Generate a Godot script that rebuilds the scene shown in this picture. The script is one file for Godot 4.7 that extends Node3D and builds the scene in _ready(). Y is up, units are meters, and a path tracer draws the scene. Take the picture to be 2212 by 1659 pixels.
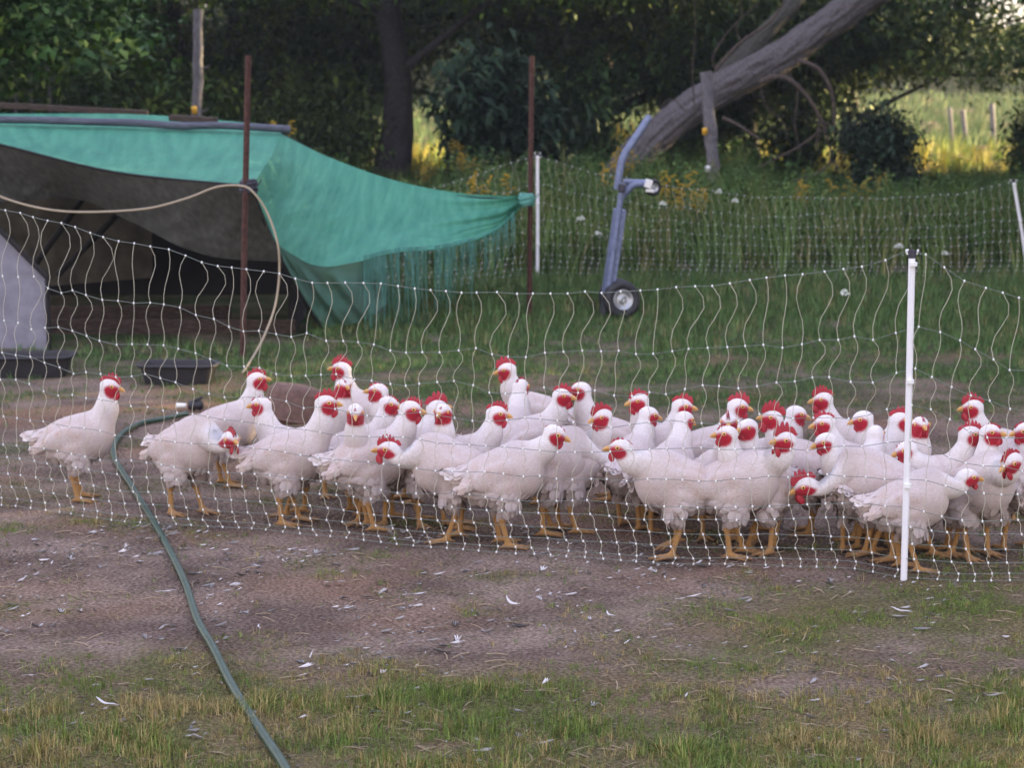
extends Node3D
# Broiler chickens behind an electric poultry net, in the shade of a wood edge. y up, metres.

const CAM_H := 1.65
const FOCAL := 4600.0          # in units of a 2212 x 1659 picture
const CENTRE_X := 1106.0
const CENTRE_Y := 829.5
const HORIZON := 190.0

var rng := RandomNumberGenerator.new()
var noise := FastNoiseLite.new()
var mats := {}
var taken := {}
var cam_basis: Basis

# ---------------------------------------------------------------- where things stand
func ray(px: float, py: float) -> Vector3:
	return cam_basis * Vector3((px - CENTRE_X) / FOCAL, (CENTRE_Y - py) / FOCAL, -1.0)

func on_ground(px: float, py: float, h := 0.0) -> Vector3:
	var r := ray(px, py)
	return Vector3(0, CAM_H, 0) + r * ((h - CAM_H) / r.y)

func at_depth(px: float, py: float, d: float) -> Vector3:
	var r := ray(px, py)
	return Vector3(0, CAM_H, 0) + r * (d / -r.z)

func gh(x: float, z: float) -> float:      # height of the ground
	var d := -z
	var h := noise.get_noise_2d(x * 14.0, z * 14.0) * 0.012 + noise.get_noise_2d(x * 55.0 + 40.0, z * 55.0) * 0.006
	if d > 19.0:
		h += noise.get_noise_2d(x * 3.0, z * 3.0) * 0.12 * clampf((d - 19.0) / 20.0, 0.0, 1.0)
	if d > 62.0:
		h += 1.3 * smoothstep(62.0, 120.0, d)
	return h

# ---------------------------------------------------------------- mesh builder
class MB:
	var v := PackedVector3Array()
	var n := PackedVector3Array()
	var c := PackedColorArray()
	var uv := PackedVector2Array()
	var i := PackedInt32Array()

	func vert(p: Vector3, nn: Vector3, col := Color.WHITE, t := Vector2.ZERO) -> int:
		v.push_back(p); n.push_back(nn); c.push_back(col); uv.push_back(t)
		return v.size() - 1

	func tri(a: int, b: int, d: int) -> void:
		var f := (v[d] - v[a]).cross(v[b] - v[a])
		i.push_back(a)
		if f.dot(n[a] + n[b] + n[d]) >= 0.0:
			i.push_back(b); i.push_back(d)
		else:
			i.push_back(d); i.push_back(b)

	func quad(a: int, b: int, d: int, e: int) -> void:
		tri(a, b, d); tri(a, d, e)

	func face(pts: Array, col := Color.WHITE) -> void:     # flat polygon
		var nn: Vector3 = ((pts[2] - pts[0]) as Vector3).cross(pts[1] - pts[0]).normalized()
		var first := v.size()
		for p in pts:
			vert(p, nn, col)
		for k in range(1, pts.size() - 1):
			tri(first, first + k, first + k + 1)

	func box(at: Vector3, size: Vector3, turn := Basis.IDENTITY, col := Color.WHITE, bevel := 0.0) -> void:
		var h := size * 0.5
		var b: float = minf(bevel, minf(h.x, minf(h.y, h.z)) * 0.6)
		for axis in 3:
			for s in [-1.0, 1.0]:
				var u := (axis + 1) % 3
				var w := (axis + 2) % 3
				var nn := Vector3.ZERO
				nn[axis] = s
				var ids := []
				for q in [[-1, -1], [1, -1], [1, 1], [-1, 1]]:
					var p := Vector3.ZERO
					p[axis] = s * h[axis]
					p[u] = q[0] * (h[u] - b)
					p[w] = q[1] * (h[w] - b)
					ids.append(vert(at + turn * p, turn * nn, col, Vector2(p[u], p[w])))
				quad(ids[0], ids[1], ids[2], ids[3])
		if b > 0.0:
			for axis in 3:                       # twelve chamfers along the edges
				var u := (axis + 1) % 3
				var w := (axis + 2) % 3
				for su in [-1.0, 1.0]:
					for sw in [-1.0, 1.0]:
						var nn := Vector3.ZERO
						nn[u] = su
						nn[w] = sw
						nn = turn * nn.normalized()
						var ids := []
						for q in [[-1.0, 0], [1.0, 0], [1.0, 1], [-1.0, 1]]:
							var p := Vector3.ZERO
							p[axis] = q[0] * (h[axis] - b)
							p[u] = su * (h[u] - (b if q[1] == 1 else 0.0))
							p[w] = sw * (h[w] - (0.0 if q[1] == 1 else b))
							ids.append(vert(at + turn * p, nn, col))
						quad(ids[0], ids[1], ids[2], ids[3])
			for sx in [-1.0, 1.0]:
				for sy in [-1.0, 1.0]:
					for sz in [-1.0, 1.0]:
						var s3 := Vector3(sx, sy, sz)
						var nn := turn * s3.normalized()
						var a := vert(at + turn * (s3 * (h - Vector3(0, b, b))), nn, col)
						var e := vert(at + turn * (s3 * (h - Vector3(b, 0, b))), nn, col)
						var g := vert(at + turn * (s3 * (h - Vector3(b, b, 0))), nn, col)
						tri(a, e, g)

	func tube(pts: PackedVector3Array, rads: PackedFloat32Array, sides := 6, col := Color.WHITE, rough := 0.0, nz: FastNoiseLite = null) -> void:
		var up := Vector3.UP
		var first := v.size()
		var along := 0.0
		var count := pts.size()
		for k in count:
			var t: Vector3 = (pts[mini(k + 1, count - 1)] - pts[maxi(k - 1, 0)]).normalized()
			if k == 0:
				up = t.cross(Vector3.RIGHT if absf(t.x) < 0.8 else Vector3.BACK).normalized()
			else:
				along += pts[k].distance_to(pts[k - 1])
			var side := t.cross(up).normalized()
			up = side.cross(t).normalized()
			var r: float = rads[mini(k, rads.size() - 1)]
			for s in sides + 1:
				var a := TAU * (s % sides) / sides
				var d := side * cos(a) + up * sin(a)
				var rr := r
				if rough > 0.0:
					var spread := clampf(r * 190.0, 8.0, 90.0)
					rr *= 1.0 + rough * nz.get_noise_3d(cos(a) * spread + pts[0].x * 37.0, sin(a) * spread, along * 34.0 + pts[0].z * 11.0)
				vert(pts[k] + d * rr, d, col, Vector2(float(s) / sides * TAU * r, along))
		for k in count - 1:
			for s in sides:
				var a := first + k * (sides + 1) + s
				quad(a, a + 1, a + sides + 2, a + sides + 1)
		if rough > 0.0:                          # furrows need their own normals
			var start := 0
			for k in range(first, v.size()):
				n[k] *= 0.001
			for t in range(i.size() - (count - 1) * sides * 6, i.size(), 3):
				var f := (v[i[t + 2]] - v[i[t]]).cross(v[i[t + 1]] - v[i[t]])
				for q in 3:
					n[i[t + q]] += f * 1000.0
			for k in count:
				var a := first + k * (sides + 1)
				var both := n[a] + n[a + sides]
				n[a] = both
				n[a + sides] = both
			for k in range(first, v.size()):
				n[k] = n[k].normalized()
		for e in 2:                              # caps
			var k: int = 0 if e == 0 else count - 1
			var t: Vector3 = (pts[0] - pts[1]).normalized() if e == 0 else (pts[count - 1] - pts[count - 2]).normalized()
			var mid := vert(pts[k], t, col)
			var ring := []
			for s in sides:
				ring.append(vert(v[first + k * (sides + 1) + s], t, col))
			for s in sides:
				tri(mid, ring[s], ring[(s + 1) % sides])

	func ball(at: Vector3, r: Vector3, rings := 6, sides := 8, col := Color.WHITE, turn := Basis.IDENTITY) -> void:
		var first := v.size()
		for k in rings + 1:
			var th := PI * k / rings
			for s in sides + 1:
				var a := TAU * (s % sides) / sides
				var d := Vector3(sin(th) * cos(a), cos(th), sin(th) * sin(a))
				vert(at + turn * (d * r), (turn * (d / r)).normalized(), col)
		for k in rings:
			for s in sides:
				var a := first + k * (sides + 1) + s
				quad(a, a + 1, a + sides + 2, a + sides + 1)

	func lathe(profile: Array, at: Vector3, turn := Basis.IDENTITY, sides := 20, col := Color.WHITE, squash := 1.0) -> void:   # profile: [radius, height]
		var first := v.size()
		var count := profile.size()
		for k in count:
			var a0: Array = profile[maxi(k - 1, 0)]
			var a1: Array = profile[mini(k + 1, count - 1)]
			var slope := Vector2(a1[1] - a0[1], -(a1[0] - a0[0])).normalized()
			for s in sides + 1:
				var a := TAU * (s % sides) / sides
				var d := Vector3(cos(a), 0, sin(a) * squash)
				vert(at + turn * (d * profile[k][0] + Vector3(0, profile[k][1], 0)), (turn * (Vector3(cos(a), 0, sin(a)) * slope.x + Vector3(0, slope.y, 0))).normalized(), col)
		for k in count - 1:
			for s in sides:
				var a := first + k * (sides + 1) + s
				quad(a, a + 1, a + sides + 2, a + sides + 1)

	func mesh() -> ArrayMesh:
		var arr := []
		arr.resize(Mesh.ARRAY_MAX)
		arr[Mesh.ARRAY_VERTEX] = v
		arr[Mesh.ARRAY_NORMAL] = n
		arr[Mesh.ARRAY_COLOR] = c
		arr[Mesh.ARRAY_TEX_UV] = uv
		arr[Mesh.ARRAY_INDEX] = i
		var m := ArrayMesh.new()
		m.add_surface_from_arrays(Mesh.PRIMITIVE_TRIANGLES, arr)
		return m

# ---------------------------------------------------------------- naming
func numbered(called: String) -> String:
	var k: int = taken.get(called, 0)
	taken[called] = k + 1
	return called if k == 0 else "%s_%03d" % [called, k]

func tag(o: Node, label: String, category: String, group := "") -> Node:
	o.set_meta("label", label)
	o.set_meta("category", category)
	if group != "":
		o.set_meta("group", group)
	return o

func thing(called: String, label: String, category: String, at := Vector3.ZERO, group := "") -> Node3D:
	var o := Node3D.new()
	o.name = numbered(called)
	add_child(o)
	o.position = at
	tag(o, label, category, group)
	return o

func put(called: String, mesh: Mesh, mat: Material, parent: Node = self, at := Vector3.ZERO) -> MeshInstance3D:
	var o := MeshInstance3D.new()
	o.name = numbered(called) if parent == self else called
	o.mesh = mesh
	o.material_override = mat
	o.position = at
	parent.add_child(o, true)
	return o

func structure(called: String, mesh: Mesh, mat: Material) -> MeshInstance3D:
	var o := put(called, mesh, mat)
	o.set_meta("kind", "structure")
	return o

func scatter(called: String, mesh: Mesh, mat: Material, places: Array, tints: PackedColorArray, parent: Node = self) -> MultiMeshInstance3D:
	var mm := MultiMesh.new()
	mm.transform_format = MultiMesh.TRANSFORM_3D
	mm.use_colors = true
	mm.mesh = mesh
	mm.instance_count = places.size()
	for k in places.size():
		mm.set_instance_transform(k, places[k])
		mm.set_instance_color(k, tints[k])
	var o := MultiMeshInstance3D.new()
	o.name = numbered(called) if parent == self else called
	o.multimesh = mm
	o.material_override = mat
	o.set_meta("kind", "stuff")
	parent.add_child(o, true)
	return o

# ---------------------------------------------------------------- materials
func lin(r: float, g: float, b: float) -> Color:      # a colour given as a real (linear) base colour
	return Color(r, g, b).linear_to_srgb()

func noise_tex(freq: float, dark: Color, light: Color, seed_no: int, size := 512, octaves := 4, normal := false, strength := 4.0) -> NoiseTexture2D:
	var f := FastNoiseLite.new()
	f.noise_type = FastNoiseLite.TYPE_SIMPLEX_SMOOTH
	f.frequency = freq
	f.fractal_octaves = octaves
	f.seed = seed_no
	var t := NoiseTexture2D.new()
	t.width = size
	t.height = size
	t.seamless = true
	t.noise = f
	if normal:
		t.as_normal_map = true
		t.bump_strength = strength
	else:
		var g := Gradient.new()
		g.set_color(0, dark)
		g.set_color(1, light)
		t.color_ramp = g
	return t

func mat(called: String, base: Color, rough := 0.8, tint := false) -> StandardMaterial3D:
	var m := StandardMaterial3D.new()
	m.resource_name = called
	m.albedo_color = base
	m.roughness = rough
	m.vertex_color_use_as_albedo = tint
	m.cull_mode = BaseMaterial3D.CULL_DISABLED
	mats[called] = m
	return m

func textured(m: StandardMaterial3D, albedo: Texture2D, normal: Texture2D, scale: Vector3, world := false, depth := 1.0) -> void:
	m.albedo_texture = albedo
	if normal:
		m.normal_enabled = true
		m.normal_texture = normal
		m.normal_scale = depth
	m.uv1_triplanar = true
	m.uv1_world_triplanar = world
	m.uv1_scale = scale

func make_materials() -> void:
	var m: StandardMaterial3D
	m = mat("soil", Color.WHITE, 1.0, true)
	textured(m, noise_tex(0.06, Color(0.5, 0.48, 0.48), Color(1.0, 1.0, 1.0), 11, 1024, 6), noise_tex(0.06, Color.BLACK, Color.WHITE, 12, 1024, 6, true, 16.0), Vector3(0.9, 0.9, 0.9), true, 0.7)
	m.specular_mode = BaseMaterial3D.SPECULAR_DISABLED
	m = mat("blade", Color.WHITE, 0.7, true)
	m.backlight_enabled = true
	m.backlight = Color(0.35, 0.35, 0.35)
	m.metallic_specular = 0.25
	m = mat("leaf", Color.WHITE, 0.6, true)
	m.backlight_enabled = true
	m.backlight = Color(0.4, 0.4, 0.4)
	m.metallic_specular = 0.3
	m = mat("bark", Color.WHITE, 0.95, true)
	textured(m, noise_tex(0.03, Color(0.35, 0.35, 0.36), Color(1, 1, 1), 21, 512, 5), noise_tex(0.035, Color.BLACK, Color.WHITE, 22, 512, 5, true, 14.0), Vector3(2.6, 0.7, 2.6), false, 1.0)
	m = mat("feather", Color.WHITE, 0.85, true)
	textured(m, noise_tex(0.02, Color(0.9, 0.87, 0.85), Color(1, 1, 1), 31, 512, 3), noise_tex(0.03, Color.BLACK, Color.WHITE, 32, 512, 5, true, 8.0), Vector3(6, 11, 11), false, 1.0)
	m.rim_enabled = true
	m.rim = 0.35
	m.rim_tint = 0.6
	m.specular_mode = BaseMaterial3D.SPECULAR_DISABLED
	m.backlight_enabled = true
	m.backlight = Color(0.12, 0.12, 0.12)
	m = mat("plume", Color.WHITE, 0.9, true)
	m.backlight_enabled = true
	m.backlight = Color(0.3, 0.3, 0.3)
	m.specular_mode = BaseMaterial3D.SPECULAR_DISABLED
	m = mat("comb", lin(0.47, 0.016, 0.034), 0.5)
	textured(m, noise_tex(0.06, Color(0.75, 0.7, 0.75), Color(1, 1, 1), 41, 256, 3), noise_tex(0.08, Color.BLACK, Color.WHITE, 42, 256, 3, true, 5.0), Vector3(20, 20, 20), false, 0.7)
	m.subsurf_scatter_enabled = true
	m.subsurf_scatter_strength = 0.15
	mat("beak", lin(0.55, 0.30, 0.09), 0.4)
	mat("eye", lin(0.01, 0.008, 0.006), 0.08)
	mat("iris", lin(0.75, 0.42, 0.12), 0.25)
	m = mat("cord", lin(0.46, 0.45, 0.35), 0.7)
	mat("knot", lin(0.78, 0.80, 0.79), 0.6)
	mat("line", lin(0.16, 0.19, 0.165), 0.7)
	mat("post_white", lin(0.78, 0.79, 0.82), 0.35)
	mat("post_dark", lin(0.03, 0.03, 0.045), 0.5)
	m = mat("rust", lin(0.14, 0.062, 0.046), 0.85)
	textured(m, noise_tex(0.04, Color(0.5, 0.45, 0.45), Color(1, 1, 1), 51, 256, 4), noise_tex(0.08, Color.BLACK, Color.WHITE, 52, 256, 4, true, 6.0), Vector3(5, 2, 5), false, 0.8)
	m = mat("old_wood", lin(0.34, 0.33, 0.36), 0.95)
	textured(m, noise_tex(0.03, Color(0.45, 0.43, 0.42), Color(1, 1, 1), 53, 512, 5), noise_tex(0.05, Color.BLACK, Color.WHITE, 54, 512, 4, true, 10.0), Vector3(5, 0.5, 5), false, 1.0)
	m = mat("brown_wood", lin(0.10, 0.072, 0.058), 0.95)
	textured(m, noise_tex(0.03, Color(0.5, 0.46, 0.44), Color(1, 1, 1), 55, 512, 5), noise_tex(0.05, Color.BLACK, Color.WHITE, 56, 512, 4, true, 8.0), Vector3(0.6, 5, 5), false, 1.0)
	m = mat("tarp", lin(0.08, 0.28, 0.18), 0.75, true)
	m.albedo_texture = noise_tex(0.007, Color(0.74, 0.82, 0.85), Color(1.0, 1.0, 1.0), 61, 1024, 5)
	m.normal_enabled = true
	m.normal_texture = noise_tex(0.03, Color.BLACK, Color.WHITE, 62, 512, 4, true, 5.0)
	m.normal_scale = 0.5
	m.uv1_scale = Vector3(2.5, 0.35, 1)
	m.backlight_enabled = true
	m.backlight = Color(0.2, 0.2, 0.2)
	m.metallic_specular = 0.3
	m = mat("shaded_net_cloth", lin(0.135, 0.14, 0.132), 0.95)  # dark base colour carries the shade of the cloth's underside
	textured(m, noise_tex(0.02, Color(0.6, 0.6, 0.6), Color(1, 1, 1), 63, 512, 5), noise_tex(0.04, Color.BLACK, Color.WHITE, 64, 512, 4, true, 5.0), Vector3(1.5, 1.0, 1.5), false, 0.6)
	m = mat("sheer", Color(0.42, 0.60, 0.55, 0.62), 0.9)
	m.transparency = BaseMaterial3D.TRANSPARENCY_ALPHA
	m.specular_mode = BaseMaterial3D.SPECULAR_DISABLED
	mat("net_edge", lin(0.012, 0.013, 0.014), 0.9)
	mat("fray", lin(0.10, 0.30, 0.25), 0.8)
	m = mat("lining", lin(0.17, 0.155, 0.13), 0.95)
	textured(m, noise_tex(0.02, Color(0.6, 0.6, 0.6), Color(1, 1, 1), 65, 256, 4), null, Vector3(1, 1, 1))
	mat("interior", lin(0.015, 0.013, 0.013), 0.95)  # near-black, so the walls carry the shade inside the shelter
	m = mat("white_panel", lin(0.26, 0.26, 0.315), 0.7)
	textured(m, noise_tex(0.015, Color(0.8, 0.79, 0.8), Color(1, 1, 1), 66, 512, 5), null, Vector3(1, 1, 1))
	m = mat("grey_pole", lin(0.11, 0.12, 0.16), 0.7)
	textured(m, noise_tex(0.03, Color(0.6, 0.6, 0.62), Color(1, 1, 1), 67, 256, 4), null, Vector3(1, 6, 6))
	m = mat("tan_hose", lin(0.34, 0.28, 0.19), 0.5)
	m = mat("green_hose", lin(0.04, 0.088, 0.066), 0.45)
	textured(m, noise_tex(0.03, Color(0.6, 0.66, 0.6), Color(1, 1, 1), 68, 256, 4), null, Vector3(4, 4, 4))
	mat("black_rubber", lin(0.02, 0.02, 0.024), 0.6)
	mat("steel_blue", lin(0.22, 0.27, 0.42), 0.45)
	textured(mats["steel_blue"], noise_tex(0.03, Color(0.7, 0.7, 0.72), Color(1, 1, 1), 69, 256, 4), null, Vector3(4, 2, 4))
	m = mat("bright_steel", lin(0.36, 0.38, 0.40), 0.3)
	m.metallic = 0.6
	mat("yellow_plastic", lin(0.75, 0.42, 0.03), 0.5)
	mat("white_plastic", lin(0.75, 0.75, 0.72), 0.5)
	m = mat("clay_tub", lin(0.19, 0.11, 0.085), 0.85)
	textured(m, noise_tex(0.03, Color(0.65, 0.62, 0.6), Color(1, 1, 1), 70, 256, 4), null, Vector3(3, 3, 3))

# ---------------------------------------------------------------- the place
func _ready() -> void:
	rng.seed = 20240817
	noise.noise_type = FastNoiseLite.TYPE_SIMPLEX_SMOOTH
	noise.seed = 9
	noise.frequency = 0.05
	noise.fractal_octaves = 3
	var pitch := atan((CENTRE_Y - HORIZON) / FOCAL)
	cam_basis = Basis(Vector3.RIGHT, -pitch)
	var cam := Camera3D.new()
	cam.name = "Camera"
	cam.fov = rad_to_deg(2.0 * atan(CENTRE_Y / FOCAL))
	cam.near = 0.1
	cam.far = 2000.0
	cam.transform = Transform3D(cam_basis, Vector3(0, CAM_H, 0))
	var lens := CameraAttributesPhysical.new()
	lens.frustum_near = 0.1
	lens.frustum_far = 2000.0
	lens.frustum_focal_length = 12.0 * FOCAL / CENTRE_Y
	lens.frustum_focus_distance = 6.2
	lens.exposure_aperture = 5.8
	cam.attributes = lens
	add_child(cam)
	cam.current = true
	var env := Environment.new()
	env.background_mode = Environment.BG_SKY
	var sky := Sky.new()
	var sm := ProceduralSkyMaterial.new()
	sm.sky_top_color = Color(0.67, 0.69, 0.81)
	sm.sky_horizon_color = Color(0.93, 0.86, 0.80)
	sm.sky_curve = 0.22
	sm.ground_bottom_color = Color(0.10, 0.11, 0.07)
	sm.ground_horizon_color = Color(0.30, 0.30, 0.24)
	sm.sun_angle_max = 25.0
	sm.sun_curve = 0.2
	sky.sky_material = sm
	env.sky = sky
	env.background_energy_multiplier = 0.37
	env.tonemap_mode = Environment.TONE_MAPPER_LINEAR
	env.tonemap_exposure = 9.4
	env.fog_enabled = true
	env.fog_density = 0.0006
	env.fog_light_color = Color(0.72, 0.76, 0.78)
	env.sdfgi_enabled = true
	env.ssao_enabled = true
	env.ssil_enabled = true
	var we := WorldEnvironment.new()
	we.name = "Environment"
	we.environment = env
	add_child(we)
	var sun := DirectionalLight3D.new()
	sun.name = "Sun"
	sun.light_color = Color(1.0, 0.88, 0.66)
	sun.light_energy = 1.6
	sun.light_angular_distance = 0.5
	sun.shadow_enabled = true
	var az := deg_to_rad(62.0)                    # to the right of the view
	var el := deg_to_rad(14.0)
	var to_sun := Vector3(sin(az) * cos(el), sin(el), -cos(az) * cos(el))
	sun.basis = Basis.looking_at(-to_sun, Vector3.UP)
	add_child(sun)
	make_materials()
	mat("weed_stem", lin(0.06, 0.10, 0.03), 0.8)
	var wl := mat("weed_leaf", lin(0.045, 0.10, 0.025), 0.7)
	wl.backlight_enabled = true
	wl.backlight = Color(0.3, 0.3, 0.3)
	mat("goldenrod", lin(0.38, 0.26, 0.02), 0.9)
	mat("white_petal", lin(0.62, 0.66, 0.58), 0.9)
	mat("white_feather", lin(0.54, 0.52, 0.51), 0.8)

	ground()
	woods()
	plants()
	leaning_tree()
	shelter()
	steel_post("tall rusty steel post at the tarp's front corner, wound with a dark tie", 524, 772, 537, 120)
	steel_post("tall rusty steel post holding the far tip of the tarp beside the white net post", 1143, 690, 1149, 121)
	wood_post("weathered grey pole rising behind the tarp roof, with a yellow insulator low down", 423, 480, 429, 20, 21.0, [[421, 238, "yellow_plastic"]])
	wood_post("split grey fence post in front of the leaning trunk, with yellow and white insulators", 1546, 455, 1524, 155, 27.0, [[1522, 284, "yellow_plastic"], [1528, 366, "white_plastic"]])
	for p in [[2052, 262, 2050, 232, 8.0, "first"], [2080, 290, 2078, 238, 11.0, "second"], [2140, 288, 2141, 224, 12.0, "third"]]:
		var foot := spot(p[0], 62.0)
		var top := at_depth(p[2], p[3], 62.0) - foot
		var t := thing("meadow_post", {"first": "shortest and thinnest of the three grey posts in the far meadow", "second": "middle one of the three grey posts in the far meadow", "third": "rightmost and tallest grey post in the far meadow"}[p[5]], "fence post", foot, "far meadow posts")
		var mb := MB.new()
		mb.tube(PackedVector3Array([Vector3(0, -0.1, 0), top * 0.5, top]), PackedFloat32Array([p[4] * 62.0 / FOCAL * 0.5]), 7, Color.WHITE, 0.2, noise)
		put("post", mb.mesh(), mats["old_wood"], t)
	hand_truck()
	var heights := [0.0, 0.04, 0.088, 0.143, 0.205, 0.263, 0.375, 0.497, 0.62, 0.763, 0.92, 1.19]
	var near_foot := []
	for q in [[-520, 1040], [-200, 1075], [0, 1097], [300, 1136], [520, 1147], [720, 1166], [950, 1192], [1150, 1204], [1500, 1225], [1700, 1228], [1850, 1236], [1952, 1257], [2100, 1264], [2212, 1260], [2420, 1255], [2900, 1246]]:
		near_foot.append(on_ground(q[0], q[1]))
	netting("slack white electric netting strung in front of the chickens", near_foot, [0.98, 1.06, 1.0, 0.907, 0.83, 0.80, 0.785, 0.787, 0.824, 0.85, 0.885, 0.94, 0.84, 0.79, 0.78, 0.84], heights, 0.0615, 0.0011, 0.05, 0.0037, "electric nets")
	net_post("white net post with dark cap in front of the flock at the right", on_ground(1951, 1256), at_depth(1969, 552, -on_ground(1951, 1256).z), 0.0115, "white net posts")
	var far_foot := []
	for q in [[640, 668], [920, 640], [1161, 609], [1300, 607], [1450, 606], [1650, 606], [1900, 606], [2050, 608], [2222, 612], [2420, 618], [2750, 622]]:
		far_foot.append(on_ground(q[0], q[1]))
	netting("far run of electric netting in front of the tall weeds", far_foot, [0.62, 0.71, 0.90, 0.77, 0.68, 0.60, 0.60, 0.63, 0.74, 0.6, 0.7], heights, 0.067, 0.0011, -0.04, 0.0041, "electric nets")
	net_post("white net post next to the rusty post at the tarp's tip", on_ground(1161, 610), at_depth(1161, 334, -on_ground(1161, 610).z), 0.0145, "white net posts")
	net_post("tilted white net post at the right edge, before the weeds", on_ground(2224, 612), at_depth(2188, 392, -on_ground(2224, 612).z), 0.0145, "white net posts")
	hose("garden_hose", "green garden hose snaking across the dirt and under the net", [on_ground(655, 1730, 0.013), on_ground(612, 1650, 0.013), on_ground(560, 1572, 0.014), on_ground(503, 1482, 0.016), on_ground(462, 1400, 0.014), on_ground(428, 1340, 0.014), on_ground(402, 1262, 0.014), on_ground(368, 1190, 0.016), on_ground(330, 1122, 0.014), on_ground(282, 1045, 0.014), on_ground(250, 992, 0.014), on_ground(248, 962, 0.014), on_ground(268, 934, 0.014), on_ground(305, 914, 0.014), on_ground(352, 905, 0.014), on_ground(405, 893, 0.016)], 0.0125, "green_hose", 160)
	hose("tan_hose", "tan hose looping from the left over the rusty post down to the ground", [at_depth(-60, 378, 13.0), at_depth(0, 424, 13.0), at_depth(130, 456, 13.0), at_depth(300, 453, 13.0), at_depth(400, 430, 13.0), at_depth(470, 404, 13.0), at_depth(525, 402, 12.98), at_depth(550, 418, 12.95), at_depth(578, 460, 12.95), at_depth(600, 525, 12.9), at_depth(604, 590, 12.9), at_depth(595, 660, 12.85), at_depth(573, 722, 12.7), at_depth(548, 770, 12.5), on_ground(524, 806, 0.02)], 0.0068, "tan_hose", 120)
	tub("rubber_trough", "black rubber trough at the left edge before the white panel", on_ground(62, 812), Vector3(0.52, 0.12, 0.3), 0.05, "black_rubber")
	tub("rubber_trough", "grey-black low trough in the worn grass below the rusty post", on_ground(388, 826), Vector3(0.43, 0.105, 0.26), -0.04, "black_rubber")
	brown_mound()
	hose_valve()
	crate()
	flock()
	litter()
	for g in [[1058, 372, 20.5, 0.42, "biggest yellow goldenrod just left of the rusty post at the tarp's tip"], [1345, 318, 22.0, 0.30, "goldenrod right behind the bend of the hand truck handle"], [1312, 352, 21.0, 0.24, "small goldenrod touching the left side of the hand truck"], [1452, 372, 22.0, 0.42, "goldenrod right of the hand truck's upper wheel"], [1500, 405, 21.0, 0.28, "goldenrod between the hand truck and the split grey post"], [1762, 385, 24.0, 0.36, "goldenrod below the fallen dead branch"], [1722, 392, 24.5, 0.28, "small goldenrod left of the one below the dead branch"], [1868, 382, 25.0, 0.36, "goldenrod in front of the round dark bush"], [1352, 262, 27.0, 0.24, "high goldenrod at the foot of the leaning trunk"], [588, 262, 24.0, 0.4, "goldenrod over the right end of the tarp roof"], [1000, 330, 27.0, 0.28, "faint goldenrod right of the straight dark trunk"], [910, 352, 27.0, 0.26, "faint goldenrod above the tarp's sagging edge"], [985, 300, 30.0, 0.26, "pale goldenrod in the gap between trunk and big-leaved shrub"], [1910, 372, 26.0, 0.25, "goldenrod at the right foot of the round dark bush"]]:
		goldenrod(g[4], g[0], g[1], g[2], g[3])
	for w in [[1255, 470, 18.4, "round white flower head left of the hand truck mast"], [1292, 502, 18.2, "paler white flower head just below another, left of the mast"], [1432, 438, 19.0, "white flower head under the hand truck's upper wheel"], [1552, 412, 20.0, "white flower head beside the foot of the split grey post"], [1940, 530, 18.0, "white flower head left above the near net post"], [1588, 432, 19.5, "small white flower head right of the split grey post"], [1825, 630, 14.0, "low white flower in the lawn left of the near net post"], [2040, 545, 18.3, "white flower head right above the near net post"]]:
		lace_flower(w[3], w[0], w[1], w[2])

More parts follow.
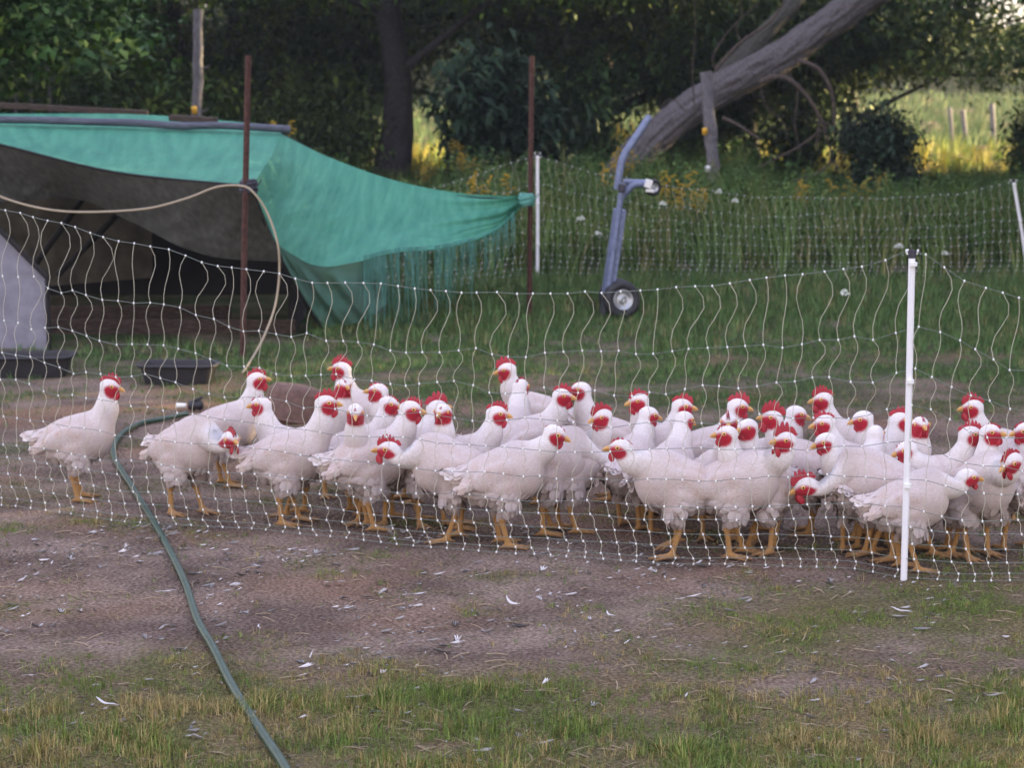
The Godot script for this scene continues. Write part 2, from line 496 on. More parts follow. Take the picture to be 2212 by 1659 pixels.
# ---------------------------------------------------------------- wood edge and far trees
func woods() -> void:
	var mid := leaf_cluster(14, 0.15, 0.24, 0.42, 201)
	var small := leaf_cluster(18, 0.10, 0.25, 0.38, 202)
	var maple := leaf_cluster(18, 0.095, 0.4, 0.34, 203)
	var broad := leaf_cluster(11, 0.2, 0.2, 0.42, 204)
	var far := leaf_cluster(16, 0.4, 0.3, 1.0, 205)
	var dark := Color(0.04, 0.078, 0.025)
	var green := Color(0.055, 0.11, 0.028)
	var grey_bark := Color(0.11, 0.10, 0.10)
	var black_bark := Color(0.03, 0.026, 0.026)
	tree("bright green maple hanging in from the upper left, over the tarp", Vector3(-7.9, 0, -21.0), 0.2, 8.0, Vector3(1.2, 0, 0.3), 2.0, 4.2, 3600, maple, Color(0.034, 0.088, 0.024), grey_bark, 1)
	tree("straight dark trunk between the tarp roof and the big-leaved shrub", spot(855, 35.0), 0.245, 12.0, Vector3(1.1, 0, 0), 3.2, 4.2, 3000, mid, Color(0.065, 0.125, 0.025), grey_bark, 2)
	tree("thick black trunk in the shade behind the big-leaved shrub", spot(1252, 39.0), 0.46, 13.0, Vector3(0.1, 0, 0), 1.6, 4.6, 4200, mid, dark, black_bark, 3)
	tree("short dark trunk seen under the leaning tree", spot(1612, 38.0), 0.22, 11.0, Vector3(0.0, 0, 0), 2.1, 4.0, 3600, mid, dark, black_bark, 4)
	for q in [
		[-120, 34.0, 0.7, 4.2, 31, "dark tree at the left edge behind the tarp roof"], [160, 40.0, 0.5, 4.4, 32, "dark tree left of the pole behind the tarp"], [380, 37.0, 0.4, 3.6, 33, "dense dark tree right behind the grey pole at the tarp"],
		[520, 41.0, 0.6, 2.7, 34, "olive green tree right of the left rusty post"], [1050, 47.0, 2.2, 4.0, 35, "dark tree in the gap right of the straight trunk"], [1440, 44.0, 1.2, 4.4, 36, "dark tree behind the middle of the leaning trunk"],
		[1830, 45.0, 1.9, 4.4, 37, "dark tree hanging over the round bush"], [2335, 43.0, 1.85, 4.4, 38, "dark overhanging tree at the upper right above the meadow posts"], [2480, 36.0, 2.0, 4.2, 39, "dark tree just beyond the right edge of the view"],
	]:
		tree(q[5], spot(q[0], q[1]), 0.2, 10.0 + fmod(q[4] * 1.7, 3.0), Vector3(fmod(q[4] * 0.7, 1.0) - 0.5, 0, 0), q[2], q[3], 4200, mid if q[4] % 2 else small, dark.lerp(green, fmod(q[4] * 0.37, 1.0)), black_bark, q[4], "trees of the wood edge", 0.46 if q[0] > 1700 else 0.0)
	# the wood goes on to the right and keeps the yard in the shade
	var k := 0
	for q in [[9.5, 20.0], [13.0, 14.0], [13.5, 26.0], [17.0, 20.0], [15.0, 33.0], [19.0, 28.0], [21.0, 36.0], [24.0, 30.0], [15.5, 39.0], [20.0, 12.0], [26.0, 22.0], [11.5, 10.0], [16.5, 9.0], [14.0, 17.5]]:
		k += 1
		tree("tall leafy tree in the wood to the right of the yard", Vector3(q[0], 0, -q[1]), 0.22, 11.0 + fmod(k * 1.3, 3.0), Vector3(0.3, 0, 0.2), 1.9, 4.2, 3600, mid, green, grey_bark, 60 + k, "trees in the wood right of the yard")
	# shrubs
	shrub("big dark shrub with long drooping leaves behind the rusty post", spot(1120, 31.0), 1.3, 2.3, 620, broad, Color(0.022, 0.046, 0.022), 81, 0.5)
	shrub("round dark bush in the meadow gap at the right", spot(1905, 30.0), 0.62, 1.35, 420, small, Color(0.018, 0.036, 0.016), 82)
	shrub("olive bush at the right end of the tarp roof", spot(690, 33.0), 1.1, 1.5, 600, small, Color(0.055, 0.085, 0.02), 83)
	shrub("low dark bush behind the tarp roof at the far left", spot(90, 33.0), 1.6, 1.9, 700, small, dark, 84)
	shrub("dark bush behind the foot of the grey pole", spot(430, 37.0), 1.7, 2.0, 800, small, dark, 85)
	shrub("dark undergrowth bush left of the straight trunk", spot(545, 38.0), 1.5, 2.4, 800, small, Color(0.03, 0.055, 0.018), 86)
	shrub("dark bush left of the leaning trunk's foot", spot(1290, 33.0), 0.9, 2.2, 420, mid, dark, 87)
	shrub("dark low bush at the right edge by the meadow posts", spot(2230, 34.0), 0.7, 1.4, 300, small, dark, 88)
	shrub("dark shrub hanging below the leaning trunk", spot(1480, 37.0), 1.2, 2.6, 500, mid, dark, 89)
	shrub("thin dark shrub at the middle of the meadow gap", spot(1700, 36.0), 0.7, 1.7, 200, mid, Color(0.04, 0.075, 0.02), 90)
	# pale thin stems far back between the trees on the left
	for q in [[38, 50.0, 0.05, "thin pale stem at the far left, first of three"], [72, 51.0, 0.045, "thin pale stem right of the first one at the far left"], [112, 52.0, 0.055, "brightest thin pale stem behind the left end of the tarp"]]:
		var f := spot(q[0], 31.0 + q[1] * 0.02)
		var t := thing("young_tree", q[3], "tree", f, "thin pale stems in the dark wood")
		var mb := MB.new()
		mb.tube(PackedVector3Array([Vector3(0, -0.1, 0), Vector3(0.05, 1.5, 0), Vector3(-0.05, 3.0, 0)]), PackedFloat32Array([q[2] * 0.5, q[2] * 0.4, q[2] * 0.3]), 7, Color(0.4, 0.38, 0.38), 0.2, noise)
		put("trunk", mb.mesh(), mats["bark"], t)
	# far wood beyond the meadow
	var n := 0
	for x in range(-46, 52, 7):
		n += 1
		var dd := 104.0 + 10.0 * noise.get_noise_1d(x * 40.0) + (14.0 if x > 12 else 0.0)
		tree("far tree in the line of trees across the meadow", Vector3(x + 2.0 * noise.get_noise_1d(x * 90.0), 0, -dd), 0.25, 9.0 + 3.0 * noise.get_noise_1d(x * 70.0) - (4.5 if x > 6 else 0.0), Vector3.ZERO, 0.3, 5.0, 1500, far, Color(0.045, 0.085, 0.03), black_bark, 120 + n, "line of trees across the meadow")

# ---------------------------------------------------------------- the flock
func flock() -> void:
	build_hen_shape()
	make_hen_details()
	# standing apart and the front row, left to right
	hen(236, 838, 1082, 4, -8, 1.05, "white chicken standing alone at the far left, facing right", 0.97)
	hen(497, 955, 1114, -38, -56, 0.9, "chicken facing the camera with lowered red head, third from the left", 1.0)
	hen(553, 824, 1052, 15, 2, 0.95, "upright chicken behind the left group, its head below the tan hose", 0.95)
	hen(568, 876, 1113, 160, 178, 0.55, "chicken with pale face looking left behind the front hen, left group", 0.93)
	hen(702, 873, 1131, -6, -4, 1.0, "plump front chicken facing right, third front bird from the left", 1.0)
	hen(741, 800, 1020, 172, 182, 1.15, "tall chicken at the back left, looking left with big comb", 0.95)
	hen(741, 838, 1071, -70, -62, 0.5, "small-combed chicken facing the camera below the tall left one", 0.93)
	hen(768, 892, 1134, -115, -85, 0.5, "pale-faced narrow chicken facing the camera, left of centre", 0.93)
	hen(820, 848, 1085, 182, 186, 0.6, "chicken in the back row looking left, its long back to the right", 0.93)
	hen(838, 874, 1110, 10, -12, 0.6, "chicken with pink face looking right, below the back-row bird", 0.93)
	hen(884, 887, 1143, 14, -6, 0.85, "big front chicken facing right with one leg showing, left of centre", 1.0)
	hen(941, 884, 1123, 40, 14, 1.2, "chicken with tall bright red comb, left of the white-faced one", 0.95)
	hen(958, 893, 1136, -65, -110, 0.45, "chicken with whitish face and beak towards the camera, near the centre", 0.93)
	hen(1070, 897, 1141, 8, -2, 0.95, "chicken with dark red face looking right, at the centre", 0.95)
	hen(843, 977, 1170, 182, 188, 1.0, "front chicken bending forward to the left with bright eye", 1.0)
	hen(1098, 802, 1022, 178, 184, 1.15, "tall back-row chicken looking left, at the centre", 0.95)
	hen(1124, 838, 1071, 75, 60, 0.7, "chicken with its neck seen from behind, at the centre", 0.95)
	hen(1212, 858, 1088, 22, -20, 0.95, "chicken with wattles looking right, right of the centre neck", 0.95)
	hen(1258, 844, 1079, 165, 182, 0.5, "chicken with small comb looking left, back row right of centre", 0.93)
	hen(1303, 903, 1149, 20, 205, 1.1, "chicken turning its broad red face back to the left, right of centre", 0.95)
	hen(1194, 941, 1182, 10, -8, 0.5, "front chicken with small comb and pointed red face looking right, centre", 1.0)
	hen(1330, 985, 1154, 12, 10, 0.6, "front chicken whose head is hidden behind the next one's face", 1.0)
	hen(1344, 970, 1200, 186, 184, 0.6, "front chicken walking left with one foot raised", 1.0, 0.035)
	hen(1382, 868, 1102, 215, 200, 0.9, "chicken with narrow face half turned away, left of the paired necks", 0.95)
	hen(1398, 898, 1142, 60, 20, 0.4, "chicken with round red cheek, its neck leaning right", 0.93)
	hen(1470, 879, 1117, 12, -6, 0.95, "chicken in the back row looking right, upright comb, right of centre", 0.95)
	hen(1476, 908, 1156, 60, 35, 0.35, "chicken with long white neck seen from behind, right of centre", 0.93)
	hen(1590, 881, 1119, 6, 0, 1.1, "big-faced chicken in the back row looking right with wattles", 0.95)
	hen(1573, 914, 1164, -80, -95, 0.9, "chicken facing the camera with comb above, below the big-faced one", 0.95)
	hen(1572, 942, 1195, 200, 186, 0.5, "chicken with round pink face looking left, in the right group", 0.93)
	hen(1616, 926, 1180, 230, 215, 0.4, "slim chicken with small pale head facing half left, right group", 0.93)
	hen(1670, 908, 1156, 160, 190, 1.35, "chicken with the largest tall red comb, looking left", 0.95)
	hen(1716, 897, 1141, 10, 4, 0.4, "chicken with small pink face looking right, next to the largest comb", 0.93)
	hen(1698, 956, 1202, -14, 205, 1.2, "large front chicken facing right that turns its dark red head back", 1.0)
	hen(1779, 867, 1101, 176, 190, 1.1, "tall back-row chicken looking left, right group", 0.95)
	hen(1783, 917, 1168, 150, 186, 0.85, "chicken with broad red face looking left below the tall one", 0.95)
	hen(1786, 956, 1195, 200, 188, 0.4, "chicken with pink face looking left, lowest of three heads in a column", 0.93)
	hen(1866, 908, 1156, 190, 182, 0.4, "chicken with small head looking left and broad white neck", 0.93)
	hen(1938, 912, 1161, 30, 8, 1.0, "buff-breasted chicken looking right just left of the near net post", 0.95)
	hen(1742, 1052, 1208, 178, 190, 1.15, "front chicken stooping low to the left with bright eye, right group", 1.0)
	hen(1890, 940, 1195, 60, 70, 0.3, "chicken with white neck raised and face turned away, left of the post", 0.93)
	hen(1986, 922, 1175, -60, -80, 0.55, "chicken facing the camera just right of the near net post", 0.93)
	hen(1960, 972, 1195, 190, 184, 0.5, "chicken looking left, its face crossed by the near net post", 0.93)
	hen(2091, 942, 1195, -8, -4, 0.95, "buff chicken looking right, right of the near net post", 0.95)
	hen(2103, 882, 1121, 176, 184, 1.1, "tall chicken looking left at the right end of the back row", 0.95)
	hen(2136, 937, 1195, -50, -32, 0.6, "chicken with pointed face towards the camera below the tall right one", 0.93)
	hen(2086, 1034, 1232, 4, 2, 0.35, "front chicken facing right behind the near net post, small head", 0.9)
	hen(2140, 985, 1190, 100, 80, 0.4, "chicken seen from behind at the right, its rump towards the camera", 1.0)
	hen(2186, 1000, 1205, -70, 215, 0.9, "chicken at the right edge with dark red face", 1.0)
	hen(2215, 935, 1192, 170, 186, 0.6, "pale-faced chicken cut by the right edge, above the dark-faced one", 0.93)

# ---------------------------------------------------------------- small things on the ground
func brown_mound() -> void:
	var at := on_ground(632, 905)
	var t := thing("overturned_tub", "dull pinkish brown overturned tub behind the left chickens", "tub", at)
	var mb := MB.new()
	mb.lathe([[0.17, -0.02], [0.175, 0.02], [0.165, 0.03], [0.14, 0.13], [0.12, 0.165], [0.06, 0.175], [0.0, 0.175]], Vector3.ZERO, Basis(Vector3.BACK, -0.18), 28, Color.WHITE, 0.8)
	put("shell", mb.mesh(), mats["clay_tub"], t)
	var rim := MB.new()
	var pts := PackedVector3Array()
	for k in 29:
		pts.push_back(Basis(Vector3.BACK, -0.18) * Vector3(cos(TAU * k / 28.0) * 0.178, 0.01, sin(TAU * k / 28.0) * 0.143))
	rim.tube(pts, PackedFloat32Array([0.01]), 6)
	put("rim", rim.mesh(), mats["clay_tub"], t)

func hose_valve() -> void:
	var at := on_ground(425, 888)
	var t := thing("hose_valve", "small black hose fitting with a whitish end, at the hose's far end", "hose fitting", at)
	var mb := MB.new()
	mb.lathe([[0.0, -0.035], [0.02, -0.035], [0.026, -0.02], [0.02, 0.0], [0.028, 0.012], [0.022, 0.04], [0.0, 0.04]], Vector3(0, 0.03, 0), Basis(Vector3.BACK, PI / 2), 14)
	put("body", mb.mesh(), mats["black_rubber"], t)
	var k := MB.new()
	k.box(Vector3(0.01, 0.062, 0), Vector3(0.05, 0.014, 0.02), Basis(Vector3.BACK, 0.4), Color.WHITE, 0.003)
	put("handle", k.mesh(), mats["black_rubber"], t)
	var w := MB.new()
	w.lathe([[0.0, -0.02], [0.012, -0.02], [0.014, 0.03], [0.0, 0.03]], Vector3(-0.07, 0.03, 0.01), Basis(Vector3.BACK, PI / 2), 12)
	put("nozzle", w.mesh(), mats["white_plastic"], t)

func crate() -> void:
	var at := on_ground(792, 690)
	var t := thing("wooden_crate", "grey-brown wooden crate behind the torn tarp's fringe", "crate", at)
	for k in 3:
		var mb := MB.new()
		mb.box(Vector3(0, 0.05 + k * 0.095, 0.15), Vector3(0.26, 0.088, 0.015), Basis(Vector3.BACK, 0.01 * (k - 1)), Color.WHITE, 0.003)
		put("slat", mb.mesh(), mats["old_wood"], t)
		var sb := MB.new()
		for s in [-1.0, 1.0]:
			sb.box(Vector3(0.13 * s, 0.05 + k * 0.095, 0.0), Vector3(0.015, 0.088, 0.3), Basis.IDENTITY, Color.WHITE, 0.003)
		put("side_slat", sb.mesh(), mats["brown_wood"], t)
	var lid := MB.new()
	lid.box(Vector3(0, 0.30, 0), Vector3(0.29, 0.018, 0.33), Basis(Vector3.BACK, 0.02), Color.WHITE, 0.004)
	put("lid", lid.mesh(), mats["brown_wood"], t)

func litter() -> void:
	var shapes := [feather_mesh(0), feather_mesh(1), feather_mesh(2)]
	var k := 0
	for q in [
		[335, 1166, 30, 0.12, "long white feather lying across the green hose below the net"], [215, 1152, 170, 0.085, "white feather left of the hose, just outside the net"],
		[152, 1192, 60, 0.07, "curved pale feather at the left, above a fluffy white one"], [112, 1218, 100, 0.05, "fluffy white feather at the left below the curved one"],
		[130, 1302, 15, 0.07, "white curl of feather at the left edge of the dirt"], [352, 1278, 20, 0.08, "pale straight feather just left of the hose's middle"],
		[722, 1258, 5, 0.11, "broad white feather in the middle of the dirt"], [890, 1282, 8, 0.12, "long pale feather on the dirt below the centre of the net"],
		[740, 1312, 40, 0.075, "short upcurled white feather below the middle of the dirt"], [935, 1352, 35, 0.12, "large curved grey-white feather with an upturned tip, lower centre"],
		[1040, 1240, 25, 0.085, "white feather just outside the net under the walking chicken's left"], [1110, 1302, 140, 0.08, "hooked pale feather right of the dirt's centre"],
		[615, 1214, 120, 0.05, "bright white tuft of feather below the third net section"], [1350, 1392, 70, 0.045, "short feather with dark spot in the right half of the grass"],
		[1320, 1332, 135, 0.06, "thin pale feather in the grass right of the dirt"], [1955, 1318, 150, 0.085, "pale feather in the grass below the near net post"],
		[240, 1528, 160, 0.09, "long pale feather in the yellow grass at the lower left"], [670, 1418, 95, 0.06, "small upright tan feather near the lower centre"],
		[640, 1382, 60, 0.05, "white scrap of feather right of the hose, below its middle"], [1440, 1352, 10, 0.04, "white scrap of feather in the right-hand grass"],
		[1700, 1590, 50, 0.055, "small pale feather in the bottom grass right of the middle"], [1480, 1500, 80, 0.045, "white fluff of feather in the bottom grass, right of centre"],
		[560, 1350, 115, 0.05, "little white feather just right of the hose"], [60, 1462, 10, 0.055, "pale flat feather at the left edge in the lower dirt"],
		[1850, 1320, 5, 0.06, "flat pale feather far right below the net"], [760, 1510, 5, 0.08, "flattened pale feather in the lower centre bare patch"],
		[1220, 1232, 30, 0.05, "white feather touching the foot of the net, right of centre"], [500, 1262, 70, 0.045, "small white feather between hose and broad feather"],
	]:
		var p := on_ground(q[0], q[1], 0.012)
		var o := put("feather", shapes[k % 3], mats["white_feather"])
		tag(o, q[4], "feather", "shed feathers on the dirt")
		o.transform = Transform3D(Basis(Vector3.UP, deg_to_rad(q[2])) * Basis(Vector3.RIGHT, rng.randf_range(-0.7, 0.4)) * Basis.from_scale(Vector3.ONE * q[3] * 0.92), p + Vector3(0, gh(p.x, p.z), 0))
		k += 1
	# countless scraps of down
	var scrap := MB.new()
	var r := RandomNumberGenerator.new()
	r.seed = 4
	for s in 3:
		var a := (s - 1) * 0.45 + r.randf_range(-0.1, 0.1)
		var dir := Vector3(cos(a), 0.1, sin(a))
		var side := dir.cross(Vector3.UP).normalized()
		scrap.face([Vector3(-0.5, 0, 0), dir * 0.1 + side * 0.16, dir * 0.6 + Vector3(0, 0.25, 0), dir * 0.15 - side * 0.13])
	var places := []
	var tints := PackedColorArray()
	for s in 4200:
		var px := rng.randf_range(-80, 2250)
		var py := 1140.0 + 560.0 * pow(rng.randf(), 1.7)
		if rng.randf() < 0.55 * smoothstep(1150, 1800, px) or (py > 1420.0 and rng.randf() < 0.6):
			continue
		var p := on_ground(px, py)
		if noise.get_noise_2d(p.x * 30.0 + 200.0, p.z * 30.0) < -0.1:
			continue
		var size := rng.randf_range(0.005, 0.014) if rng.randf() < 0.8 else rng.randf_range(0.015, 0.028)
		places.append(Transform3D(Basis.from_euler(Vector3(rng.randf_range(-0.6, 0.6), rng.randf() * TAU, rng.randf_range(-0.2, 0.3))).scaled(Vector3(size * rng.randf_range(0.9, 2.4), size, size)), p + Vector3(0, gh(p.x, p.z) + 0.004, 0)))
		var v := rng.randf_range(0.2, 0.5) if rng.randf() < 0.75 else rng.randf_range(0.5, 0.75)
		tints.push_back(Color(v, v * 0.97, v * 0.96))
	scatter("down_scraps", scrap.mesh(), mats["plume"], places, tints)
	# dry straw and twigs
	var straw := MB.new()
	straw.tube(PackedVector3Array([Vector3(-0.5, 0, 0), Vector3(0, 0.05, 0.04), Vector3(0.5, 0.02, 0)]), PackedFloat32Array([0.03]), 4)
	places = []
	tints = PackedColorArray()
	for s in 16000:
		var px := rng.randf_range(-80, 2290)
		var py := 860.0 + 830.0 * pow(rng.randf(), 0.8)
		var p := on_ground(px, py)
		if rng.randf() > 0.45 + noise.get_noise_2d(p.x * 26.0 + 77.0, p.z * 26.0) * 1.3:
			continue
		var pale := rng.randf() < 0.12
		var b := Basis.from_euler(Vector3(0, rng.randf() * TAU, rng.randf_range(-0.1, 0.2))).scaled(Vector3.ONE * (rng.randf_range(0.02, 0.065) if pale else rng.randf_range(0.008, 0.03)))
		places.append(Transform3D(b, p + Vector3(0, gh(p.x, p.z) + 0.003, 0)))
		tints.push_back(Color(0.36, 0.28, 0.19) if pale else [Color(0.17, 0.12, 0.09), Color(0.09, 0.065, 0.055), Color(0.24, 0.18, 0.14), Color(0.10, 0.11, 0.05)][rng.randi() % 4])
	scatter("straw_litter", straw.mesh(), mats["blade"], places, tints)

# ---------------------------------------------------------------- the chicken
const CELL := 0.007
const NECK_FROM := Vector3(0.10, 0.29, 0.0)
const NECK_TO := Vector3(0.155, 0.445, 0.0)
var hen_v: PackedVector3Array      # body at rest
var hen_n: PackedVector3Array
var hen_c: PackedColorArray
var hen_i: PackedInt32Array
var fl_v: PackedVector3Array       # plumage at rest
var fl_n: PackedVector3Array
var fl_c: PackedColorArray
var fl_i: PackedInt32Array
var comb_meshes := []
var wattle_mesh: ArrayMesh
var beak_mesh: ArrayMesh
var eye_mesh: ArrayMesh
var iris_mesh: ArrayMesh
var field: PackedFloat32Array
var lo := Vector3(-0.31, -0.014, -0.14)
var gx := 83
var gy := 75
var gz := 41

func capsule(a: Vector3, b: Vector3, ra: float, rb: float, k: float) -> void:
	var r := maxf(ra, rb) + k + CELL * 2.0
	var p0 := ((a.min(b) - Vector3.ONE * r - lo) / CELL).floor()
	var p1 := ((a.max(b) + Vector3.ONE * r - lo) / CELL).ceil()
	var ba := b - a
	var bb := 1.0 / ba.dot(ba)
	for x in range(maxi(int(p0.x), 0), mini(int(p1.x), gx - 1) + 1):
		for y in range(maxi(int(p0.y), 0), mini(int(p1.y), gy - 1) + 1):
			var at := (x * gy + y) * gz
			for z in range(maxi(int(p0.z), 0), mini(int(p1.z), gz - 1) + 1):
				var pa := lo + Vector3(x, y, z) * CELL - a
				var h := clampf(pa.dot(ba) * bb, 0.0, 1.0)
				var d := (pa - ba * h).length() - lerpf(ra, rb, h)
				var o := field[at + z]
				var e := k - absf(o - d)
				field[at + z] = minf(o, d) - (e * e / (4.0 * k) if e > 0.0 else 0.0)

func ellipsoid(c: Vector3, r: Vector3, pitch: float, k: float, yaw := 0.0) -> void:
	var R := maxf(r.x, maxf(r.y, r.z)) + k + CELL
	var p0 := ((c - Vector3.ONE * R - lo) / CELL).floor()
	var p1 := ((c + Vector3.ONE * R - lo) / CELL).ceil()
	var inv := (Basis(Vector3.UP, yaw) * Basis(Vector3.BACK, pitch)).inverse()
	for x in range(maxi(int(p0.x), 0), mini(int(p1.x), gx - 1) + 1):
		for y in range(maxi(int(p0.y), 0), mini(int(p1.y), gy - 1) + 1):
			var at := (x * gy + y) * gz
			for z in range(maxi(int(p0.z), 0), mini(int(p1.z), gz - 1) + 1):
				var q := inv * (lo + Vector3(x, y, z) * CELL - c) / r
				var k0 := q.length()
				var k1 := (q / r).length()
				var d := k0 * (k0 - 1.0) / maxf(k1, 0.001)
				var o := field[at + z]
				var e := k - absf(o - d)
				field[at + z] = minf(o, d) - (e * e / (4.0 * k) if e > 0.0 else 0.0)

func build_hen_shape() -> void:
	field = PackedFloat32Array()
	field.resize(gx * gy * gz)
	field.fill(1.0)
	ellipsoid(Vector3(-0.012, 0.262, 0), Vector3(0.125, 0.086, 0.08), 0.42, 0.05)
	ellipsoid(Vector3(0.068, 0.262, 0), Vector3(0.072, 0.09, 0.075), 0.35, 0.05)
	capsule(Vector3(-0.065, 0.26, 0), Vector3(-0.13, 0.258, 0), 0.064, 0.036, 0.05)
	ellipsoid(Vector3(-0.16, 0.268, 0), Vector3(0.045, 0.021, 0.028), -0.25, 0.03)
	ellipsoid(Vector3(-0.06, 0.23, 0), Vector3(0.075, 0.06, 0.06), -0.35, 0.05)
	capsule(Vector3(0.092, 0.29, 0), Vector3(0.126, 0.365, 0), 0.06, 0.043, 0.045)
	capsule(Vector3(0.126, 0.365, 0), Vector3(0.147, 0.43, 0), 0.043, 0.033, 0.03)
	ellipsoid(Vector3(0.162, 0.447, 0), Vector3(0.043, 0.035, 0.031), -0.1, 0.02)
	for s in [-1.0, 1.0]:
		capsule(Vector3(-0.008, 0.22, s * 0.047), Vector3(0.02, 0.165, s * 0.052), 0.05, 0.034, 0.03)
		capsule(Vector3(0.02, 0.17, s * 0.052), Vector3(-0.014, 0.112, s * 0.052), 0.032, 0.0145, 0.02)
		capsule(Vector3(-0.014, 0.114, s * 0.052), Vector3(0.008, 0.016, s * 0.056), 0.0108, 0.0102, 0.008)
		for toe in [[0.08, 0.004], [0.062, 0.036], [0.06, -0.03], [-0.03, -0.008]]:
			capsule(Vector3(0.008, 0.013, s * 0.056), Vector3(0.008 + toe[0], 0.005, s * (0.056 + toe[1])), 0.0095, 0.0058, 0.008)
		ellipsoid(Vector3(-0.028, 0.268, s * 0.068), Vector3(0.1, 0.05, 0.026), 0.3, 0.004, s * 0.06)
		ellipsoid(Vector3(-0.108, 0.24, s * 0.052), Vector3(0.056, 0.024, 0.016), 0.25, 0.004, s * 0.2)
	# surface nets
	var id := PackedInt32Array()
	id.resize(gx * gy * gz)
	id.fill(-1)
	var sx := gy * gz
	var sy := gz
	var corner := [0, 1, sy, sy + 1, sx, sx + 1, sx + sy, sx + sy + 1]
	var cpos := [Vector3(0, 0, 0), Vector3(0, 0, 1), Vector3(0, 1, 0), Vector3(0, 1, 1), Vector3(1, 0, 0), Vector3(1, 0, 1), Vector3(1, 1, 0), Vector3(1, 1, 1)]
	var edges := [[0, 1], [2, 3], [4, 5], [6, 7], [0, 2], [1, 3], [4, 6], [5, 7], [0, 4], [1, 5], [2, 6], [3, 7]]
	hen_v = PackedVector3Array()
	hen_i = PackedInt32Array()
	for x in gx - 1:
		for y in gy - 1:
			for z in gz - 1:
				var at := x * sx + y * sy + z
				if field[at] > 0.03 or field[at] < -0.03:
					continue
				var inside := 0
				for q in 8:
					if field[at + corner[q]] < 0.0:
						inside += 1
				if inside == 0 or inside == 8:
					continue
				var sum := Vector3.ZERO
				var many := 0
				for e in edges:
					var fa: float = field[at + corner[e[0]]]
					var fb: float = field[at + corner[e[1]]]
					if (fa < 0.0) != (fb < 0.0):
						sum += (cpos[e[0]] as Vector3).lerp(cpos[e[1]], fa / (fa - fb))
						many += 1
				id[at] = hen_v.size()
				hen_v.push_back(lo + (Vector3(x, y, z) + sum / many) * CELL)
	for x in range(1, gx - 1):
		for y in range(1, gy - 1):
			for z in range(1, gz - 1):
				var at := x * sx + y * sy + z
				var f0 := field[at]
				if f0 > 0.03 or f0 < -0.03:
					continue
				for axis in 3:
					var st: int = [sx, sy, 1][axis]
					if (f0 < 0.0) == (field[at + st] < 0.0):
						continue
					var u: int = [sy, 1, sx][axis]
					var w: int = [1, sx, sy][axis]
					var a := id[at]
					var b := id[at - u]
					var c := id[at - u - w]
					var d := id[at - w]
					if a < 0 or b < 0 or c < 0 or d < 0:
						continue
					if f0 < 0.0:
						hen_i.append_array(PackedInt32Array([a, c, b, a, d, c]))
					else:
						hen_i.append_array(PackedInt32Array([a, b, c, a, c, d]))
	# normals and colours
	hen_n = normals_of(hen_v, hen_i)
	hen_c = PackedColorArray()
	var jit := RandomNumberGenerator.new()
	jit.seed = 5
	for k in hen_v.size():
		var p := hen_v[k]
		var cream := clampf(noise.get_noise_3d(p.x * 300.0, p.y * 400.0, p.z * 400.0) * 0.9 + 0.25, 0.0, 1.0) * clampf((p.y - 0.12) / 0.1, 0.0, 1.0)
		var back := clampf(1.0 - absf(p.y - 0.27) / 0.09, 0.0, 1.0) * clampf((0.1 - p.x) / 0.12, 0.0, 1.0)
		var head_ward := smoothstep(0.28, 0.43, p.y) * smoothstep(0.02, 0.10, p.x)
		var col := Color(0.60, 0.535, 0.52).lerp(Color(0.55, 0.42, 0.36), cream * (0.4 + 0.6 * back)).lerp(Color(0.76, 0.74, 0.73), head_ward)
		# soil on belly and breast, with shade under the body painted in
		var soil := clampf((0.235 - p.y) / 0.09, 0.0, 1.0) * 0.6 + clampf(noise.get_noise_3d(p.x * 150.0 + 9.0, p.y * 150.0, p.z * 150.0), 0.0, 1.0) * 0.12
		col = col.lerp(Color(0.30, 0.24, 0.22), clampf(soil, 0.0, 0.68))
		var shin := clampf((0.118 + noise.get_noise_2d(p.x * 900.0, p.z * 900.0) * 0.008 - p.y) / 0.01, 0.0, 1.0)
		if shin > 0.0:
			col = col.lerp(Color(0.43, 0.25, 0.095).lerp(Color(0.24, 0.15, 0.085), clampf((0.02 - p.y) / 0.02, 0.0, 1.0)), shin)
		var h := p - NECK_TO
		if p.y > 0.385:
			var fx := (h.x - 0.022) / 0.036
			var fy := (h.y + 0.014) / 0.029
			var face := clampf((1.0 - sqrt(fx * fx + fy * fy)) * 4.0 + 0.4, 0.0, 1.0)
			if h.y > 0.02 and h.x < 0.02:
				face *= 0.3
			col = col.lerp(Color(0.42, 0.028, 0.05).lerp(Color(0.58, 0.2, 0.22), clampf((h.y - 0.0) / 0.012, 0.0, 0.45)), face)
			col = col.lerp(Color(0.82, 0.81, 0.8), clampf((h.y - 0.025) / 0.01, 0.0, 1.0) * (1.0 - face))
		hen_c.push_back(col)
	# a coat of small feathers lying along the body
	var mb := MB.new()
	var area := []
	var total := 0.0
	for t in range(0, hen_i.size(), 3):
		var p: Vector3 = hen_v[hen_i[t]]
		total += (hen_v[hen_i[t + 1]] - p).cross(hen_v[hen_i[t + 2]] - p).length()
		area.append(total)
